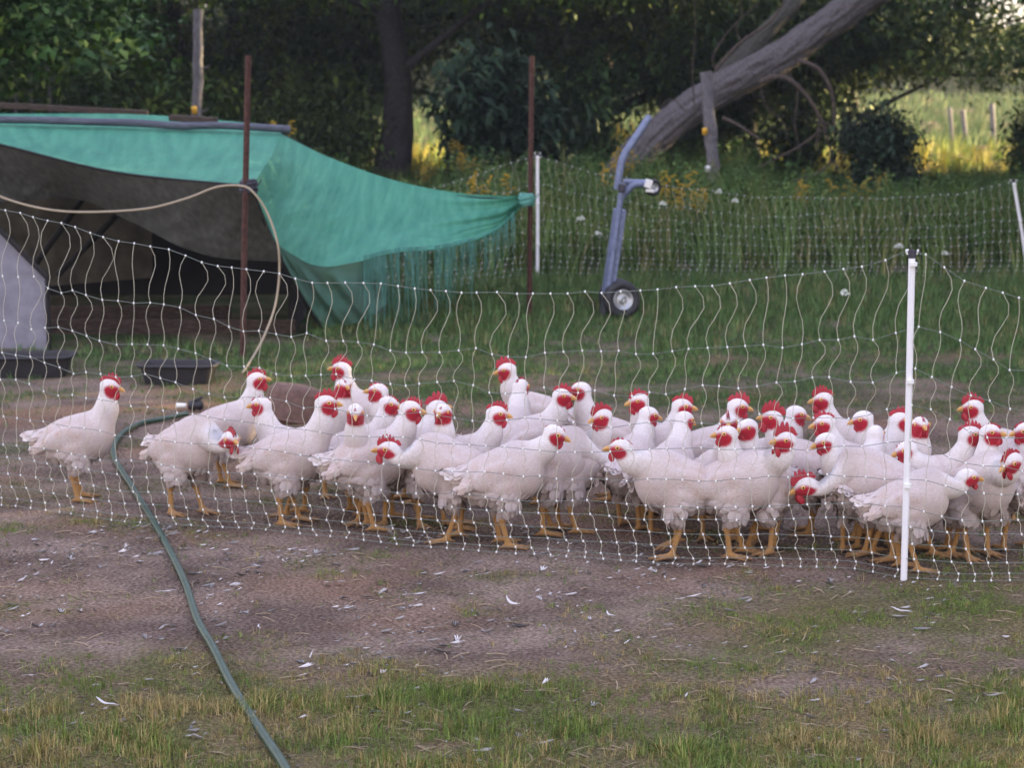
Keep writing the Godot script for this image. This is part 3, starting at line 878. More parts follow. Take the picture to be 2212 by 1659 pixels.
	for k in 1300:
		var t: int = area.bsearch(jit.randf() * total) * 3
		var w0 := jit.randf()
		var w1 := jit.randf() * (1.0 - w0)
		var ia := hen_i[t]
		var p: Vector3 = hen_v[ia] + (hen_v[hen_i[t + 1]] - hen_v[ia]) * w0 + (hen_v[hen_i[t + 2]] - hen_v[ia]) * w1
		if p.y < 0.132 or p.y > 0.355 or (p.x > -0.11 and p.y > 0.21 and jit.randf() < 1.1):
			continue
		var nn := hen_n[ia]
		var flow := Vector3(-1, -0.35, 0)
		if p.x > 0.07 and p.y > 0.30:
			flow = Vector3(-0.35, -1, 0)
		elif p.y < 0.19:
			flow = Vector3(-0.5, -1, 0)
		elif p.x < -0.165:
			flow = Vector3(-1, 0.25, 0)
		flow += Vector3(jit.randf_range(-0.2, 0.2), jit.randf_range(-0.2, 0.2), jit.randf_range(-0.2, 0.2))
		flow = (flow - nn * flow.dot(nn))
		if flow.length() < 0.1:
			continue
		flow = flow.normalized()
		var side := flow.cross(nn).normalized()
		var size := jit.randf_range(0.8, 1.25)
		var long := (0.026 if p.x > 0.07 and p.y > 0.28 else 0.036) * size
		var wide := 0.0105 * size
		var lift := jit.randf_range(0.0004, 0.0022) * (2.4 if p.x < -0.12 or p.y < 0.2 else 1.0)
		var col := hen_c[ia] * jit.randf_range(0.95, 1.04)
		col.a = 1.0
		var b := p - nn * 0.0035
		var rows := [[0.0, 0.35, 0.0], [0.4, 1.0, 0.75], [0.78, 0.85, 0.95], [1.0, 0.2, 1.0]]
		var first := mb.v.size()
		for r in rows:
			var mid: Vector3 = b + flow * (long * r[0]) + nn * ((lift + 0.0035) * r[2])
			for s in [-1.0, 0.0, 1.0]:
				mb.vert(mid + side * (wide * r[1] * s) + nn * (0.0012 * (1.0 - absf(s))), (nn + side * (0.3 * s) + flow * 0.1).normalized(), col)
		for r in 3:
			for s in 2:
				var a: int = first + r * 3 + s
				mb.quad(a, a + 1, a + 4, a + 3)
	# tail quills
	for k in 9:
		var s := (k - 4) / 4.0
		var root := Vector3(-0.165, 0.274 - absf(s) * 0.012, s * 0.02)
		var dir := Vector3(-1, 0.22 - 0.3 * absf(s), s * 0.28).normalized()
		var side := dir.cross(Vector3(0, s * 0.4, 1 - absf(s)).normalized() if absf(s) < 0.9 else Vector3(0, s, 0.3)).normalized()
		var nn := side.cross(dir).normalized()
		var first := mb.v.size()
		for r in [[0.0, 0.3], [0.35, 1.0], [0.75, 1.0], [1.0, 0.25]]:
			for e in [-1.0, 1.0]:
				mb.vert(root + dir * (0.05 * r[0]) + side * (0.012 * r[1] * e), nn, Color(0.74, 0.68, 0.62))
		for r in 3:
			mb.quad(first + r * 2, first + r * 2 + 1, first + r * 2 + 3, first + r * 2 + 2)
	fl_v = mb.v
	fl_n = mb.n
	fl_c = mb.c
	fl_i = mb.i

func normals_of(v: PackedVector3Array, ix: PackedInt32Array) -> PackedVector3Array:
	var n := PackedVector3Array()
	n.resize(v.size())
	for t in range(0, ix.size(), 3):
		var a := ix[t]
		var b := ix[t + 1]
		var c := ix[t + 2]
		var f := (v[c] - v[a]).cross(v[b] - v[a])
		n[a] += f
		n[b] += f
		n[c] += f
	for k in n.size():
		n[k] = n[k].normalized()
	return n

func make_hen_details() -> void:
	for k in 3:
		var mb := MB.new()
		var teeth := [5, 6, 4][k] as int
		var top := PackedVector2Array()
		var steps := 30
		for q in steps + 1:                      # outline along the crest, front to back
			var t := float(q) / steps
			var env := pow(sin(PI * clampf(t * 0.92 + 0.06, 0.0, 1.0)), 0.6)
			var tooth := 0.55 + 0.45 * pow(absf(sin(PI * teeth * t)), 0.8)
			top.push_back(Vector2(0.046 - t * 0.07 - (0.012 if t > 0.8 else 0.0) * (t - 0.8) * 5.0, 0.018 + 0.034 * env * tooth))
		for side in [-1.0, 1.0]:
			var first := mb.v.size()
			for q in steps + 1:
				var t := float(q) / steps
				mb.vert(Vector3(0.044 - t * 0.058, 0.012 + 0.012 * sin(PI * t), side * 0.0065), Vector3(0, 0, side))
				mb.vert(Vector3(top[q].x, lerpf(0.02, top[q].y, 0.6), side * 0.0045), Vector3(0, 0.2, side).normalized())
				mb.vert(Vector3(top[q].x, top[q].y, side * 0.0012), Vector3(0, 0.8, side * 0.6))
			for q in steps:
				for r in 2:
					var a := first + q * 3 + r
					mb.quad(a, a + 1, a + 4, a + 3)
		comb_meshes.append(mb.mesh())
	var w := MB.new()
	w.ball(Vector3(0, -0.014, 0), Vector3(0.0125, 0.019, 0.0055), 7, 10, Color.WHITE, Basis(Vector3.BACK, -0.2))
	wattle_mesh = w.mesh()
	var b := MB.new()
	b.tube(PackedVector3Array([Vector3(-0.006, 0.003, 0), Vector3(0.008, 0.002, 0), Vector3(0.019, -0.002, 0), Vector3(0.026, -0.008, 0)]), PackedFloat32Array([0.0105, 0.009, 0.0055, 0.0012]), 8)
	b.tube(PackedVector3Array([Vector3(-0.004, -0.005, 0), Vector3(0.01, -0.0065, 0), Vector3(0.019, -0.0085, 0)]), PackedFloat32Array([0.006, 0.005, 0.0015]), 8)
	beak_mesh = b.mesh()
	var e := MB.new()
	e.ball(Vector3.ZERO, Vector3(0.008, 0.0075, 0.0036), 6, 10)
	iris_mesh = e.mesh()
	var e2 := MB.new()
	e2.ball(Vector3(0, 0, 0), Vector3(0.0048, 0.0048, 0.0042), 5, 8)
	eye_mesh = e2.mesh()

# Bends the neck of a resting shape so that the head stands at `head` (own axes), turned by `yaw`; walk moves the legs apart; lift raises one foot.
func pose(v: PackedVector3Array, n: PackedVector3Array, head: Vector3, yaw: float, nod: float, walk: float, lift: float, fat: Vector3) -> Array:
	var ov := v.duplicate()
	var on := n.duplicate()
	var axis := NECK_TO - NECK_FROM
	var long := axis.length()
	var dir0 := axis / long
	var p0 := NECK_FROM
	var p3 := head
	var span := (p3 - p0).length()
	var p1 := p0 + Vector3(0.45, 0.9, 0).normalized() * span * 0.36
	var low := clampf((0.42 - head.y) / 0.14, 0.0, 1.0) * 0.45
	var p2 := p3 - Vector3(0.05, 1.0, 0).lerp(Vector3(1.0, -0.05, 0), low).normalized() * span * 0.3
	var at := []
	var turn := []
	for k in 41:
		var t := k / 40.0
		at.append(p0.bezier_interpolate(p1, p2, p3, t))
		var tan := p0.bezier_derivative(p1, p2, p3, maxf(t, 0.02)).normalized()
		var q := Quaternion(dir0, tan)
		var e := smoothstep(lerpf(0.45, 0.05, minf(low * 2.2, 1.0)), 1.0, t)
		turn.append(Basis(q.slerp(Quaternion.IDENTITY, e) * Quaternion(Vector3.UP, yaw * smoothstep(0.12, 0.92, t)) * Quaternion(Vector3.BACK, nod * e)))
	for k in v.size():
		var p := v[k]
		var s := (p - p0).dot(dir0) / long
		if s > -0.1 and p.x > -0.05:
			var w := smoothstep(-0.1, 0.35, s)
			var t := clampf(s, 0.0, 1.0)
			var q := int(t * 40.0)
			var b: Basis = turn[q]
			var local := p - (p0 + axis * t)
			var c: Vector3 = (at[q] as Vector3).lerp(at[mini(q + 1, 40)], t * 40.0 - q)
			ov[k] = p.lerp(c + b * local, w)
			on[k] = n[k].lerp(b * n[k], w).normalized()
		elif p.y < 0.19 and p.x > -0.12:
			var f := clampf((0.19 - p.y) / 0.19, 0.0, 1.0)
			f *= clampf((absf(p.z) - 0.005) / 0.02, 0.0, 1.0)
			var side := signf(p.z)
			var o := p
			o.x += side * walk * f
			if lift > 0.0 and side > 0.0:
				var g := smoothstep(0.11, 0.02, p.y)
				o.y += lift * g + (p.x - 0.0) * -0.5 * g * clampf(lift * 20.0, 0.0, 1.0)
				o.x += lift * 0.5 * smoothstep(0.16, 0.08, p.y) - lift * 0.3 * g
			ov[k] = o
		if p.x < 0.2 and p.y < 0.36:
			ov[k].z *= lerpf(1.0, fat.z, smoothstep(0.1, 0.2, p.y) * smoothstep(0.36, 0.28, p.y))
	return [ov, on]

func arrays_mesh(v: PackedVector3Array, n: PackedVector3Array, c: PackedColorArray, ix: PackedInt32Array) -> ArrayMesh:
	var arr := []
	arr.resize(Mesh.ARRAY_MAX)
	arr[Mesh.ARRAY_VERTEX] = v
	arr[Mesh.ARRAY_NORMAL] = n
	arr[Mesh.ARRAY_COLOR] = c
	arr[Mesh.ARRAY_INDEX] = ix
	var m := ArrayMesh.new()
	m.add_surface_from_arrays(Mesh.PRIMITIVE_TRIANGLES, arr)
	return m

# The head stands at picture place (hx, hy), the feet at the depth of the ground seen at height feet_y; body and head look along compass turns (0 to the right of the photo, 90 away, -90 towards the camera, 180 to the left).
func hen(hx: float, hy: float, feet_y: float, body_deg: float, head_deg: float, comb: float, label: String, size := 1.0, lift := 0.0) -> void:
	var th := deg_to_rad(body_deg)
	var d := -on_ground(CENTRE_X, feet_y).z
	var h := 0.44
	var reach := 0.15
	var q := Vector3.ZERO
	for k in 4:
		reach = clampf(0.135 + (0.48 - h) * 0.7, 0.10, 0.275)
		q = at_depth(hx, hy, d + reach * size * sin(th))
		h = clampf(q.y / size, 0.24, 0.57)
	var base := Vector3(q.x - reach * size * cos(th), 0, -d)
	var yaw := wrapf(deg_to_rad(head_deg) - th, -PI, PI)
	var walk := rng.randf_range(-0.035, 0.035)
	var nod := rng.randf_range(-0.3, 0.22)
	var fat := Vector3(1, 1, rng.randf_range(0.96, 1.14))
	var head := Vector3(reach, h, 0)
	var posed := pose(hen_v, hen_n, head, yaw, nod, walk, lift, fat)
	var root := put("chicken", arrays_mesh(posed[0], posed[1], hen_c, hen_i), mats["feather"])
	tag(root, label, "chicken", "white chickens behind the electric net")
	root.position = base + Vector3(0, gh(base.x, base.z) * 0.5 + 0.002, 0)
	root.rotation.y = th
	root.scale = Vector3.ONE * size
	var coat := pose(fl_v, fl_n, head, yaw, nod, walk, lift, fat)
	put("plumage", arrays_mesh(coat[0], coat[1], fl_c, fl_i), mats["plume"], root).set_meta("kind", "stuff")
	var hb := Basis(Vector3.UP, yaw) * Basis(Vector3.BACK, nod)
	var c := put("comb", comb_meshes[rng.randi() % 3], mats["comb"], root)
	c.transform = Transform3D(hb * Basis.from_scale(Vector3(0.78 + 0.32 * comb, comb * 1.22, 0.8 + 0.3 * comb)), head + Vector3(0, 0.014 * (1.0 - comb), 0))
	c.rotate_object_local(Vector3.RIGHT, rng.randf_range(-0.12, 0.12))
	var bk := put("beak", beak_mesh, mats["beak"], root)
	bk.transform = Transform3D(hb, head + hb * Vector3(0.045, -0.002, 0))
	for s in [-1.0, 1.0]:
		var wt := put("wattle", wattle_mesh, mats["comb"], root)
		wt.transform = Transform3D(hb * Basis(Vector3.RIGHT, s * -0.18) * Basis.from_scale(Vector3.ONE * (0.55 + 0.45 * comb)), head + hb * Vector3(0.036, -0.02, s * 0.009))
		var ir := put("eye", iris_mesh, mats["iris"], root)
		ir.transform = Transform3D(hb, head + hb * Vector3(0.022, 0.008, s * 0.0300))
		var pu := put("pupil", eye_mesh, mats["eye"], ir)
		pu.position = Vector3(0, 0, s * 0.0008)

# ---------------------------------------------------------------- electric net
# The foot of the net follows `foot` (ground points from left to right); `slack` says how high each string hangs there as a share of its full height.
func along(xs: Array, ys: Array, x: float) -> float:
	if x <= xs[0]:
		return ys[0]
	for k in range(1, xs.size()):
		if x <= xs[k]:
			var t: float = (x - xs[k - 1]) / (xs[k] - xs[k - 1])
			t = t * t * (3.0 - 2.0 * t) * 0.5 + t * 0.5
			return lerpf(ys[k - 1], ys[k], t)
	return ys[-1]

func netting(label: String, foot: Array, slack: Array, heights: Array, spacing: float, thick: float, lean: float, knot_size: float, group: String) -> void:
	var fx := []
	var fz := []
	for p in foot:
		fx.append(p.x)
		fz.append(p.z)
	var t := thing("electric_netting", label, "netting", Vector3.ZERO, group)
	var x0: float = fx[0]
	var x1: float = fx[-1]
	var spot := func(x: float, row: int) -> Vector3:
		var h: float = heights[row] / heights[-1]
		var xx := x - lean * sin((1.0 - h) * PI * 0.5) * smoothstep(0.0, 0.25, h) + noise.get_noise_2d(x * 60.0, row * 37.0) * 0.02
		var sag: float = along(fx, slack, xx)
		sag = lerpf(sag, sag * (1.0 + noise.get_noise_2d(xx * 50.0, row * 90.0 + 500.0) * 0.07), 1.0 if row < heights.size() - 1 else 0.25)
		var z: float = along(fx, fz, xx) + noise.get_noise_2d(xx * 40.0, row * 50.0 + 200.0) * 0.02 * (1.0 - h)
		return Vector3(xx, maxf(heights[row] * sag, 0.012) + gh(xx, z) * 0.5, z)
	var count := int((x1 - x0) / spacing)
	var knots := MB.new()
	for row in heights.size():
		var mb := MB.new()
		var pts := PackedVector3Array()
		for k in count + 1:
			pts.push_back(spot.call(x0 + k * spacing, row))
		mb.tube(pts, PackedFloat32Array([thick * 1.05]), 5)
		put("horizontal_line", mb.mesh(), mats["line"], t)
	for k in count + 1:
		var mb := MB.new()
		var pts := PackedVector3Array()
		var x := x0 + k * spacing
		for row in range(heights.size() - 1, -1, -1):
			var p: Vector3 = spot.call(x, row)
			knots.ball(p, Vector3(knot_size, knot_size * 1.3, knot_size), 4, 6)
			pts.push_back(p)
			if row > 0:
				var q: Vector3 = spot.call(x, row - 1)
				var gap := p.y - q.y
				var w := gap * (0.11 + 0.16 * noise.get_noise_2d(k * 31.0, row * 17.0)) * (1.0 if lean >= 0.0 else -1.0)
				if rng.randf() < 0.16:
					w = -w * 0.6
				for u in [0.17, 0.34, 0.5, 0.67, 0.84]:
					var bend: float = sin(u * TAU) * 0.6 + sin(u * PI) * 0.5
					pts.push_back(p.lerp(q, u) + Vector3(w * bend, 0, w * 0.5 * sin(u * PI + k)))
		mb.tube(pts, PackedFloat32Array([thick]), 5)
		put("vertical_string", mb.mesh(), mats["cord"], t)
	put("knot", knots.mesh(), mats["knot"], t).set_meta("kind", "stuff")

func net_post(label: String, foot: Vector3, top: Vector3, r: float, group: String) -> void:
	var t := thing("net_post", label, "fence post", foot, group)
	var d := top - foot
	var mb := MB.new()
	mb.tube(PackedVector3Array([Vector3(0, -0.05, 0), d * 0.5 + Vector3(0.002, 0, 0), d]), PackedFloat32Array([r]), 10)
	put("pole", mb.mesh(), mats["post_white"], t)
	var cap := MB.new()
	cap.tube(PackedVector3Array([d * 0.992, d * 1.0, d * 1.012, d * 1.018]), PackedFloat32Array([r * 1.1, r * 1.3, r * 1.2, r * 0.6]), 10)
	put("cap", cap.mesh(), mats["post_dark"], t)
	for k in [0.3, 0.62, 0.975]:
		var clip := MB.new()
		clip.tube(PackedVector3Array([d * (k - 0.006) + Vector3(r * 0.2, 0, r), d * (k + 0.006) + Vector3(r * 0.2, 0, r)]), PackedFloat32Array([r * 1.2]), 8)
		put("clip", clip.mesh(), mats["knot"], t)
	var hook := MB.new()
	for s in [-1.0, 1.0]:
		hook.tube(PackedVector3Array([d * 1.0, d * 1.006 + Vector3(s * r * 1.5, 0, 0), d * 1.018 + Vector3(s * r * 1.7, 0, 0.002)]), PackedFloat32Array([r * 0.35]), 5)
	put("hook", hook.mesh(), mats["knot"], t)

# ---------------------------------------------------------------- smooth curves
func smooth(ctrl: Array, steps: int) -> PackedVector3Array:
	var c := Curve3D.new()
	c.bake_interval = 0.02
	for k in ctrl.size():
		var tan: Vector3 = ((ctrl[mini(k + 1, ctrl.size() - 1)] as Vector3) - ctrl[maxi(k - 1, 0)]) / 6.0
		c.add_point(ctrl[k], -tan, tan)
	var out := PackedVector3Array()
	var long := c.get_baked_length()
	for k in steps + 1:
		out.push_back(c.sample_baked(long * k / steps, true))
	return out

# A sheet between four edges: bottom and top run the same way, left and right from bottom to top.
func sheet(mb: MB, bottom: PackedVector3Array, top: PackedVector3Array, left: PackedVector3Array, right: PackedVector3Array, wrinkle: Callable, uv0 := Vector2.ZERO, uv1 := Vector2.ONE) -> void:
	var nu := bottom.size()
	var nv := left.size()
	var g := []
	for b in nv:
		var v := float(b) / (nv - 1)
		for a in nu:
			var u := float(a) / (nu - 1)
			var p := bottom[a].lerp(top[a], v) + left[b].lerp(right[b], u)
			p -= bottom[0].lerp(bottom[nu - 1], u).lerp(top[0].lerp(top[nu - 1], u), v)
			p += (wrinkle as Callable).call(u, v, p) as Vector3
			g.append(p)
	var first := mb.v.size()
	var facing := 0.0
	for b in nv:
		for a in nu:
			var du: Vector3 = g[b * nu + mini(a + 1, nu - 1)] - g[b * nu + maxi(a - 1, 0)]
			var dv: Vector3 = g[mini(b + 1, nv - 1) * nu + a] - g[maxi(b - 1, 0) * nu + a]
			var nn := dv.cross(du).normalized()
			facing += nn.dot(Vector3(0, 0.6, 1))
			mb.vert(g[b * nu + a], nn, Color.WHITE, Vector2(lerpf(uv0.x, uv1.x, float(a) / (nu - 1)), lerpf(uv0.y, uv1.y, float(b) / (nv - 1))))
	if facing < 0.0:                              # one side for the whole sheet
		for k in range(first, mb.v.size()):
			mb.n[k] = -mb.n[k]
	for b in nv - 1:
		for a in nu - 1:
			var k := first + b * nu + a
			mb.quad(k, k + 1, k + nu + 1, k + nu)

func straight(a: Vector3, b: Vector3, steps: int, drop := 0.0) -> PackedVector3Array:
	var out := PackedVector3Array()
	for k in steps + 1:
		var t := float(k) / steps
		out.push_back(a.lerp(b, t) - Vector3(0, drop * 4.0 * t * (1.0 - t), 0))
	return out

func shelter() -> void:
	var t := thing("chicken_shelter", "low chicken shelter roofed with a sagging torn green tarp, dark inside", "shelter")
	var tie1 := at_depth(541, 402, 13.1)
	var tie2 := at_depth(1140, 431, 15.15)
	var ridge_end := at_depth(608, 288, 15.6)
	var front := smooth([at_depth(-160, 276, 14.0), at_depth(0, 312, 13.8), at_depth(250, 372, 13.5), tie1], 40)
	var ridge := smooth([at_depth(-160, 268, 15.6), at_depth(0, 270, 15.6), at_depth(300, 277, 15.6), ridge_end], 40)
	var ripple := func(u: float, v: float, p: Vector3) -> Vector3:
		var e := sin(PI * v)
		return Vector3(0, (sin((u * 3.2 + v * 0.55) * TAU) * 0.010 + noise.get_noise_2d(p.x * 60.0, p.z * 60.0) * 0.03 - 0.05 * sin(PI * u)) * e, 0)
	var mb := MB.new()
	sheet(mb, front, ridge, straight(front[0], ridge[0], 24, 0.03), straight(tie1, ridge_end, 24, 0.05), ripple, Vector2(0, 0), Vector2(1, 1))
	# back slope over the ridge
	var back := smooth([at_depth(-160, 238, 17.4), at_depth(0, 245, 17.4), at_depth(300, 247, 17.4), at_depth(590, 270, 17.2)], 40)
	sheet(mb, ridge, back, straight(ridge[0], back[0], 8), straight(ridge_end, back[40], 8), ripple, Vector2(0, 1), Vector2(1, 1.5))
	put("roof_tarp", mb.mesh(), mats["tarp"], t)
	# the torn wing stretched to the second post
	var foot_corner := on_ground(696, 712, 0.02)
	var wing := MB.new()
	var wing_bottom := smooth([tie1, at_depth(590, 520, 13.6), at_depth(640, 620, 14.0), foot_corner], 24)
	var turn_point := at_depth(577, 500, 13.5)
	var hem := smooth([turn_point, at_depth(620, 542, 13.75), at_depth(690, 575, 14.05), at_depth(770, 566, 14.3), at_depth(850, 546, 14.5), at_depth(960, 536, 14.7), at_depth(1070, 502, 14.95), tie2], 76)
	var wing_top := smooth([ridge_end, at_depth(720, 345, 15.5), at_depth(860, 396, 15.4), at_depth(1000, 424, 15.25), tie2], 84)
	var outline := smooth([tie1, at_depth(556, 450, 13.3), turn_point], 8)
	outline.append_array(hem.slice(1))
	var pull := func(u: float, v: float, p: Vector3) -> Vector3:
		var near := smoothstep(0.5, 0.97, u) * (1.0 - smoothstep(0.97, 1.0, u))
		var fold := sin(v * 24.0 + noise.get_noise_1d(v * 90.0) * 3.0) * 0.02 * near
		var lower := smoothstep(0.5, 0.0, v) * smoothstep(0.2, 0.32, u) * (1.0 - smoothstep(0.5, 0.7, u)) * sin(u * 70.0 + v * 5.0) * 0.02
		return Vector3(0, fold * 0.6 + (noise.get_noise_2d(p.x * 50.0, p.y * 80.0) * 0.03 - 0.05 * sin(PI * u)) * sin(PI * v), fold + lower)
	sheet(wing, outline, wing_top, straight(tie1, ridge_end, 40, 0.05), straight(tie2, tie2 + Vector3(0, 0.03, 0), 40), pull, Vector2(1.0, 0.0), Vector2(2.2, 1.0))
	put("torn_wing", wing.mesh(), mats["tarp"], t)
	# worn, see-through corner that hangs from the wing to the ground
	var drape := MB.new()
	var drape_top := hem.slice(0, 39)
	var drape_low := smooth([foot_corner, at_depth(740, 705, 14.5), at_depth(790, 690, 14.55), at_depth(838, 655, 14.6)], 38)
	var billow := func(u: float, v: float, p: Vector3) -> Vector3:
		return Vector3(0, 0, (sin(u * 19.0 + v * 3.0) * 0.03 + sin(u * 43.0) * 0.014 + noise.get_noise_2d(p.x * 90.0, p.y * 60.0) * 0.04) * smoothstep(1.0, 0.6, v) * smoothstep(0.0, 0.1, u))
	sheet(drape, drape_low, drape_top, smooth([foot_corner, at_depth(640, 620, 14.0), turn_point], 30), straight(drape_low[38], drape_top[38], 30), billow, Vector2(1.0, 0.0), Vector2(1.6, 0.8))
	put("worn_corner", drape.mesh(), mats["sheer"], t)
	var edge := MB.new()
	edge.tube(front, PackedFloat32Array([0.009]), 6)
	edge.tube(wing_bottom, PackedFloat32Array([0.014]), 6)
	edge.tube(wing_top, PackedFloat32Array([0.006]), 6)
	put("hem", edge.mesh(), mats["net_edge"], t)
	# frayed threads under the hem
	var fr := RandomNumberGenerator.new()
	fr.seed = 77
	var threads := MB.new()
	for k in 300:
		var u := fr.randf_range(0.42, 0.94)
		var clump := noise.get_noise_1d(u * 900.0)
		if clump < -0.12 and fr.randf() < 0.75:
			continue
		var p := hem[int(u * 76.0)].lerp(hem[mini(int(u * 76.0) + 1, 76)], fr.randf())
		p.z += fr.randf_range(-0.03, 0.03)
		var drop := minf(fr.randf_range(0.04, 0.42) * (1.2 + clump) * (1.15 - 0.75 * smoothstep(0.5, 0.95, u)), p.y - 0.02)
		var w := fr.randf_range(-0.02, 0.02)
		threads.tube(PackedVector3Array([p + Vector3(0, 0.03, 0), p + Vector3(w, -drop * 0.4, w * 0.5), p + Vector3(w * 0.4 + fr.randf_range(-0.02, 0.02), -drop, 0)]), PackedFloat32Array([0.0022, 0.0016, 0.0008]), 4)
	var th := put("frayed_thread", threads.mesh(), mats["fray"], t)
	th.set_meta("kind", "stuff")
	# cloth hanging from the front edge, shade of its underside put into the colour
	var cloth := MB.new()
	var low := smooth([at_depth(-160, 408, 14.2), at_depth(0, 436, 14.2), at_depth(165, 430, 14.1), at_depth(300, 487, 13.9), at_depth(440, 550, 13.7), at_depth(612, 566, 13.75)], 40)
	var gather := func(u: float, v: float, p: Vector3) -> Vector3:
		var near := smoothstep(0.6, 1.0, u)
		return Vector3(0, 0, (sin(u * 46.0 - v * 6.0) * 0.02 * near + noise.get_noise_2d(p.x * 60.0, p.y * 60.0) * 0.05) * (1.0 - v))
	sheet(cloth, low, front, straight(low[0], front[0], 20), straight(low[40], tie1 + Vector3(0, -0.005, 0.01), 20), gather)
	put("hanging_cloth", cloth.mesh(), mats["shaded_net_cloth"], t)
	# frame: ridge pole, boards, rafters, lining, and near-black walls added to darken the inside
	var pole := MB.new()
	var pp := smooth([at_depth(-160, 266, 15.55), at_depth(0, 268, 15.55), at_depth(150, 273, 15.55), at_depth(300, 276, 15.55), at_depth(390, 283, 15.55), at_depth(480, 282, 15.55), at_depth(628, 290, 15.55)], 24)
	for k in pp.size():
		pp[k] += Vector3(0, 0.035, 0)
	pole.tube(pp, PackedFloat32Array([0.027]), 12, Color.WHITE, 0.3, noise)
	put("ridge_pole", pole.mesh(), mats["grey_pole"], t)
	var board := MB.new()
	var b0 := at_depth(-160, 219, 17.5)
	var b1 := at_depth(320, 245, 17.5)
	board.box((b0 + b1) * 0.5, Vector3(b0.distance_to(b1), 0.05, 0.12), Basis(Vector3.BACK, atan2(b1.y - b0.y, b1.x - b0.x)), Color.WHITE, 0.006)
	put("back_board", board.mesh(), mats["brown_wood"], t)
	var lid := MB.new()
	var s0 := at_depth(368, 254, 16.4)
	var s1 := at_depth(470, 261, 16.4)
	lid.box((s0 + s1) * 0.5, Vector3(s0.distance_to(s1), 0.05, 0.14), Basis(Vector3.BACK, atan2(s1.y - s0.y, s1.x - s0.x)), Color.WHITE, 0.008)
	tag(put("wood_plank", lid.mesh(), mats["brown_wood"]), "short brown plank lying on top of the green tarp roof", "plank")
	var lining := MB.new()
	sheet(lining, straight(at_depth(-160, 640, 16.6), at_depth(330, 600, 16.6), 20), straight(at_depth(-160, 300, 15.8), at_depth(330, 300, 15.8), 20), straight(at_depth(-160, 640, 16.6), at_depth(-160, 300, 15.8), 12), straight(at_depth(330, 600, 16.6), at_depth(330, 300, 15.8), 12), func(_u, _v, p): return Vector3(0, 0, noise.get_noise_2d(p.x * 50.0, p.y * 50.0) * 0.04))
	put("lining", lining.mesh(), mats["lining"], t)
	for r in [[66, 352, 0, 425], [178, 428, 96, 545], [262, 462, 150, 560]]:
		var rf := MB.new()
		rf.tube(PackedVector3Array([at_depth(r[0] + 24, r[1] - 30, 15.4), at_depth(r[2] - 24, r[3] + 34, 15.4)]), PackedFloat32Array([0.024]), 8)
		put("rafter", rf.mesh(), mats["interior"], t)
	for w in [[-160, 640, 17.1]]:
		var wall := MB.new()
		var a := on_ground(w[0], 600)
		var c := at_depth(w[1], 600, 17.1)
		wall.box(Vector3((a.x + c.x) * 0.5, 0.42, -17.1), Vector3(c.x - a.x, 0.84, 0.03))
		put("added_back_wall", wall.mesh(), mats["interior"], t)  # added wall, keeps the shelter dark inside
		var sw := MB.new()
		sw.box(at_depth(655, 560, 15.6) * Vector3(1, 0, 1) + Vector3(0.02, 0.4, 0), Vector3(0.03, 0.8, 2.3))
		put("added_side_wall", sw.mesh(), mats["interior"], t)  # likewise added for the dark inside
	for k in [[110, 690, 640, 745, 14.4], [110, 660, 500, 690, 15.2]]:
		var pb := MB.new()
		var q0 := at_depth(k[0], k[3], k[4])
		var q1 := at_depth(k[2], k[1], k[4])
		pb.box((q0 + q1) * 0.5, Vector3(q1.x - q0.x, q1.y - q0.y, 0.05), Basis.IDENTITY, Color.WHITE, 0.006)
		put("base_board", pb.mesh(), mats["brown_wood"], t)
	# whitish end panel and its dark rail
	var panel := MB.new()
	var c0 := at_depth(-170, 330, 13.6)
	var c1 := at_depth(105, 606, 13.45)
	var c2 := Vector3(c1.x, 0.0, c1.z)
	var c3 := Vector3(c0.x, 0.0, c0.z)
	for s in [0.0, -0.02]:
		panel.face([c0 + Vector3(0, 0, s), c1 + Vector3(0, 0, s), c2 + Vector3(0, 0, s), c3 + Vector3(0, 0, s)])
	put("end_panel", panel.mesh(), mats["white_panel"], t)
	var rail := MB.new()
	rail.tube(PackedVector3Array([c0 + Vector3(0, 0.02, 0.02), c1 + Vector3(0, 0.02, 0.02)]), PackedFloat32Array([0.016]), 8)
	rail.tube(PackedVector3Array([c1 + Vector3(0, 0.02, 0.02), c2 + Vector3(0, 0, 0.02)]), PackedFloat32Array([0.016]), 8)
	put("rail", rail.mesh(), mats["interior"], t)
	# the cloth ties on both posts
	for tie in [tie1, tie2]:
		var tm := MB.new()
		for k in 5:
			tm.tube(ring_points(tie + Vector3(-0.01, -0.035 + k * 0.016, 0), 0.045 + 0.006 * (k % 2)), PackedFloat32Array([0.011]), 6)
		tm.tube(PackedVector3Array([tie + Vector3(0.03, 0.0, 0.04), tie + Vector3(0.06, 0.015, 0.05), tie + Vector3(0.075, 0.045, 0.05)]), PackedFloat32Array([0.006, 0.005, 0.003]), 5)
		put("tie", tm.mesh(), mats["post_dark"] if tie == tie1 else mats["fray"], t)

func ring_points(at: Vector3, r: float) -> PackedVector3Array:
	var out := PackedVector3Array()
	for k in 13:
		out.push_back(at + Vector3(cos(TAU * k / 12.0) * r, 0.008 * sin(k), sin(TAU * k / 12.0) * r))
	return out

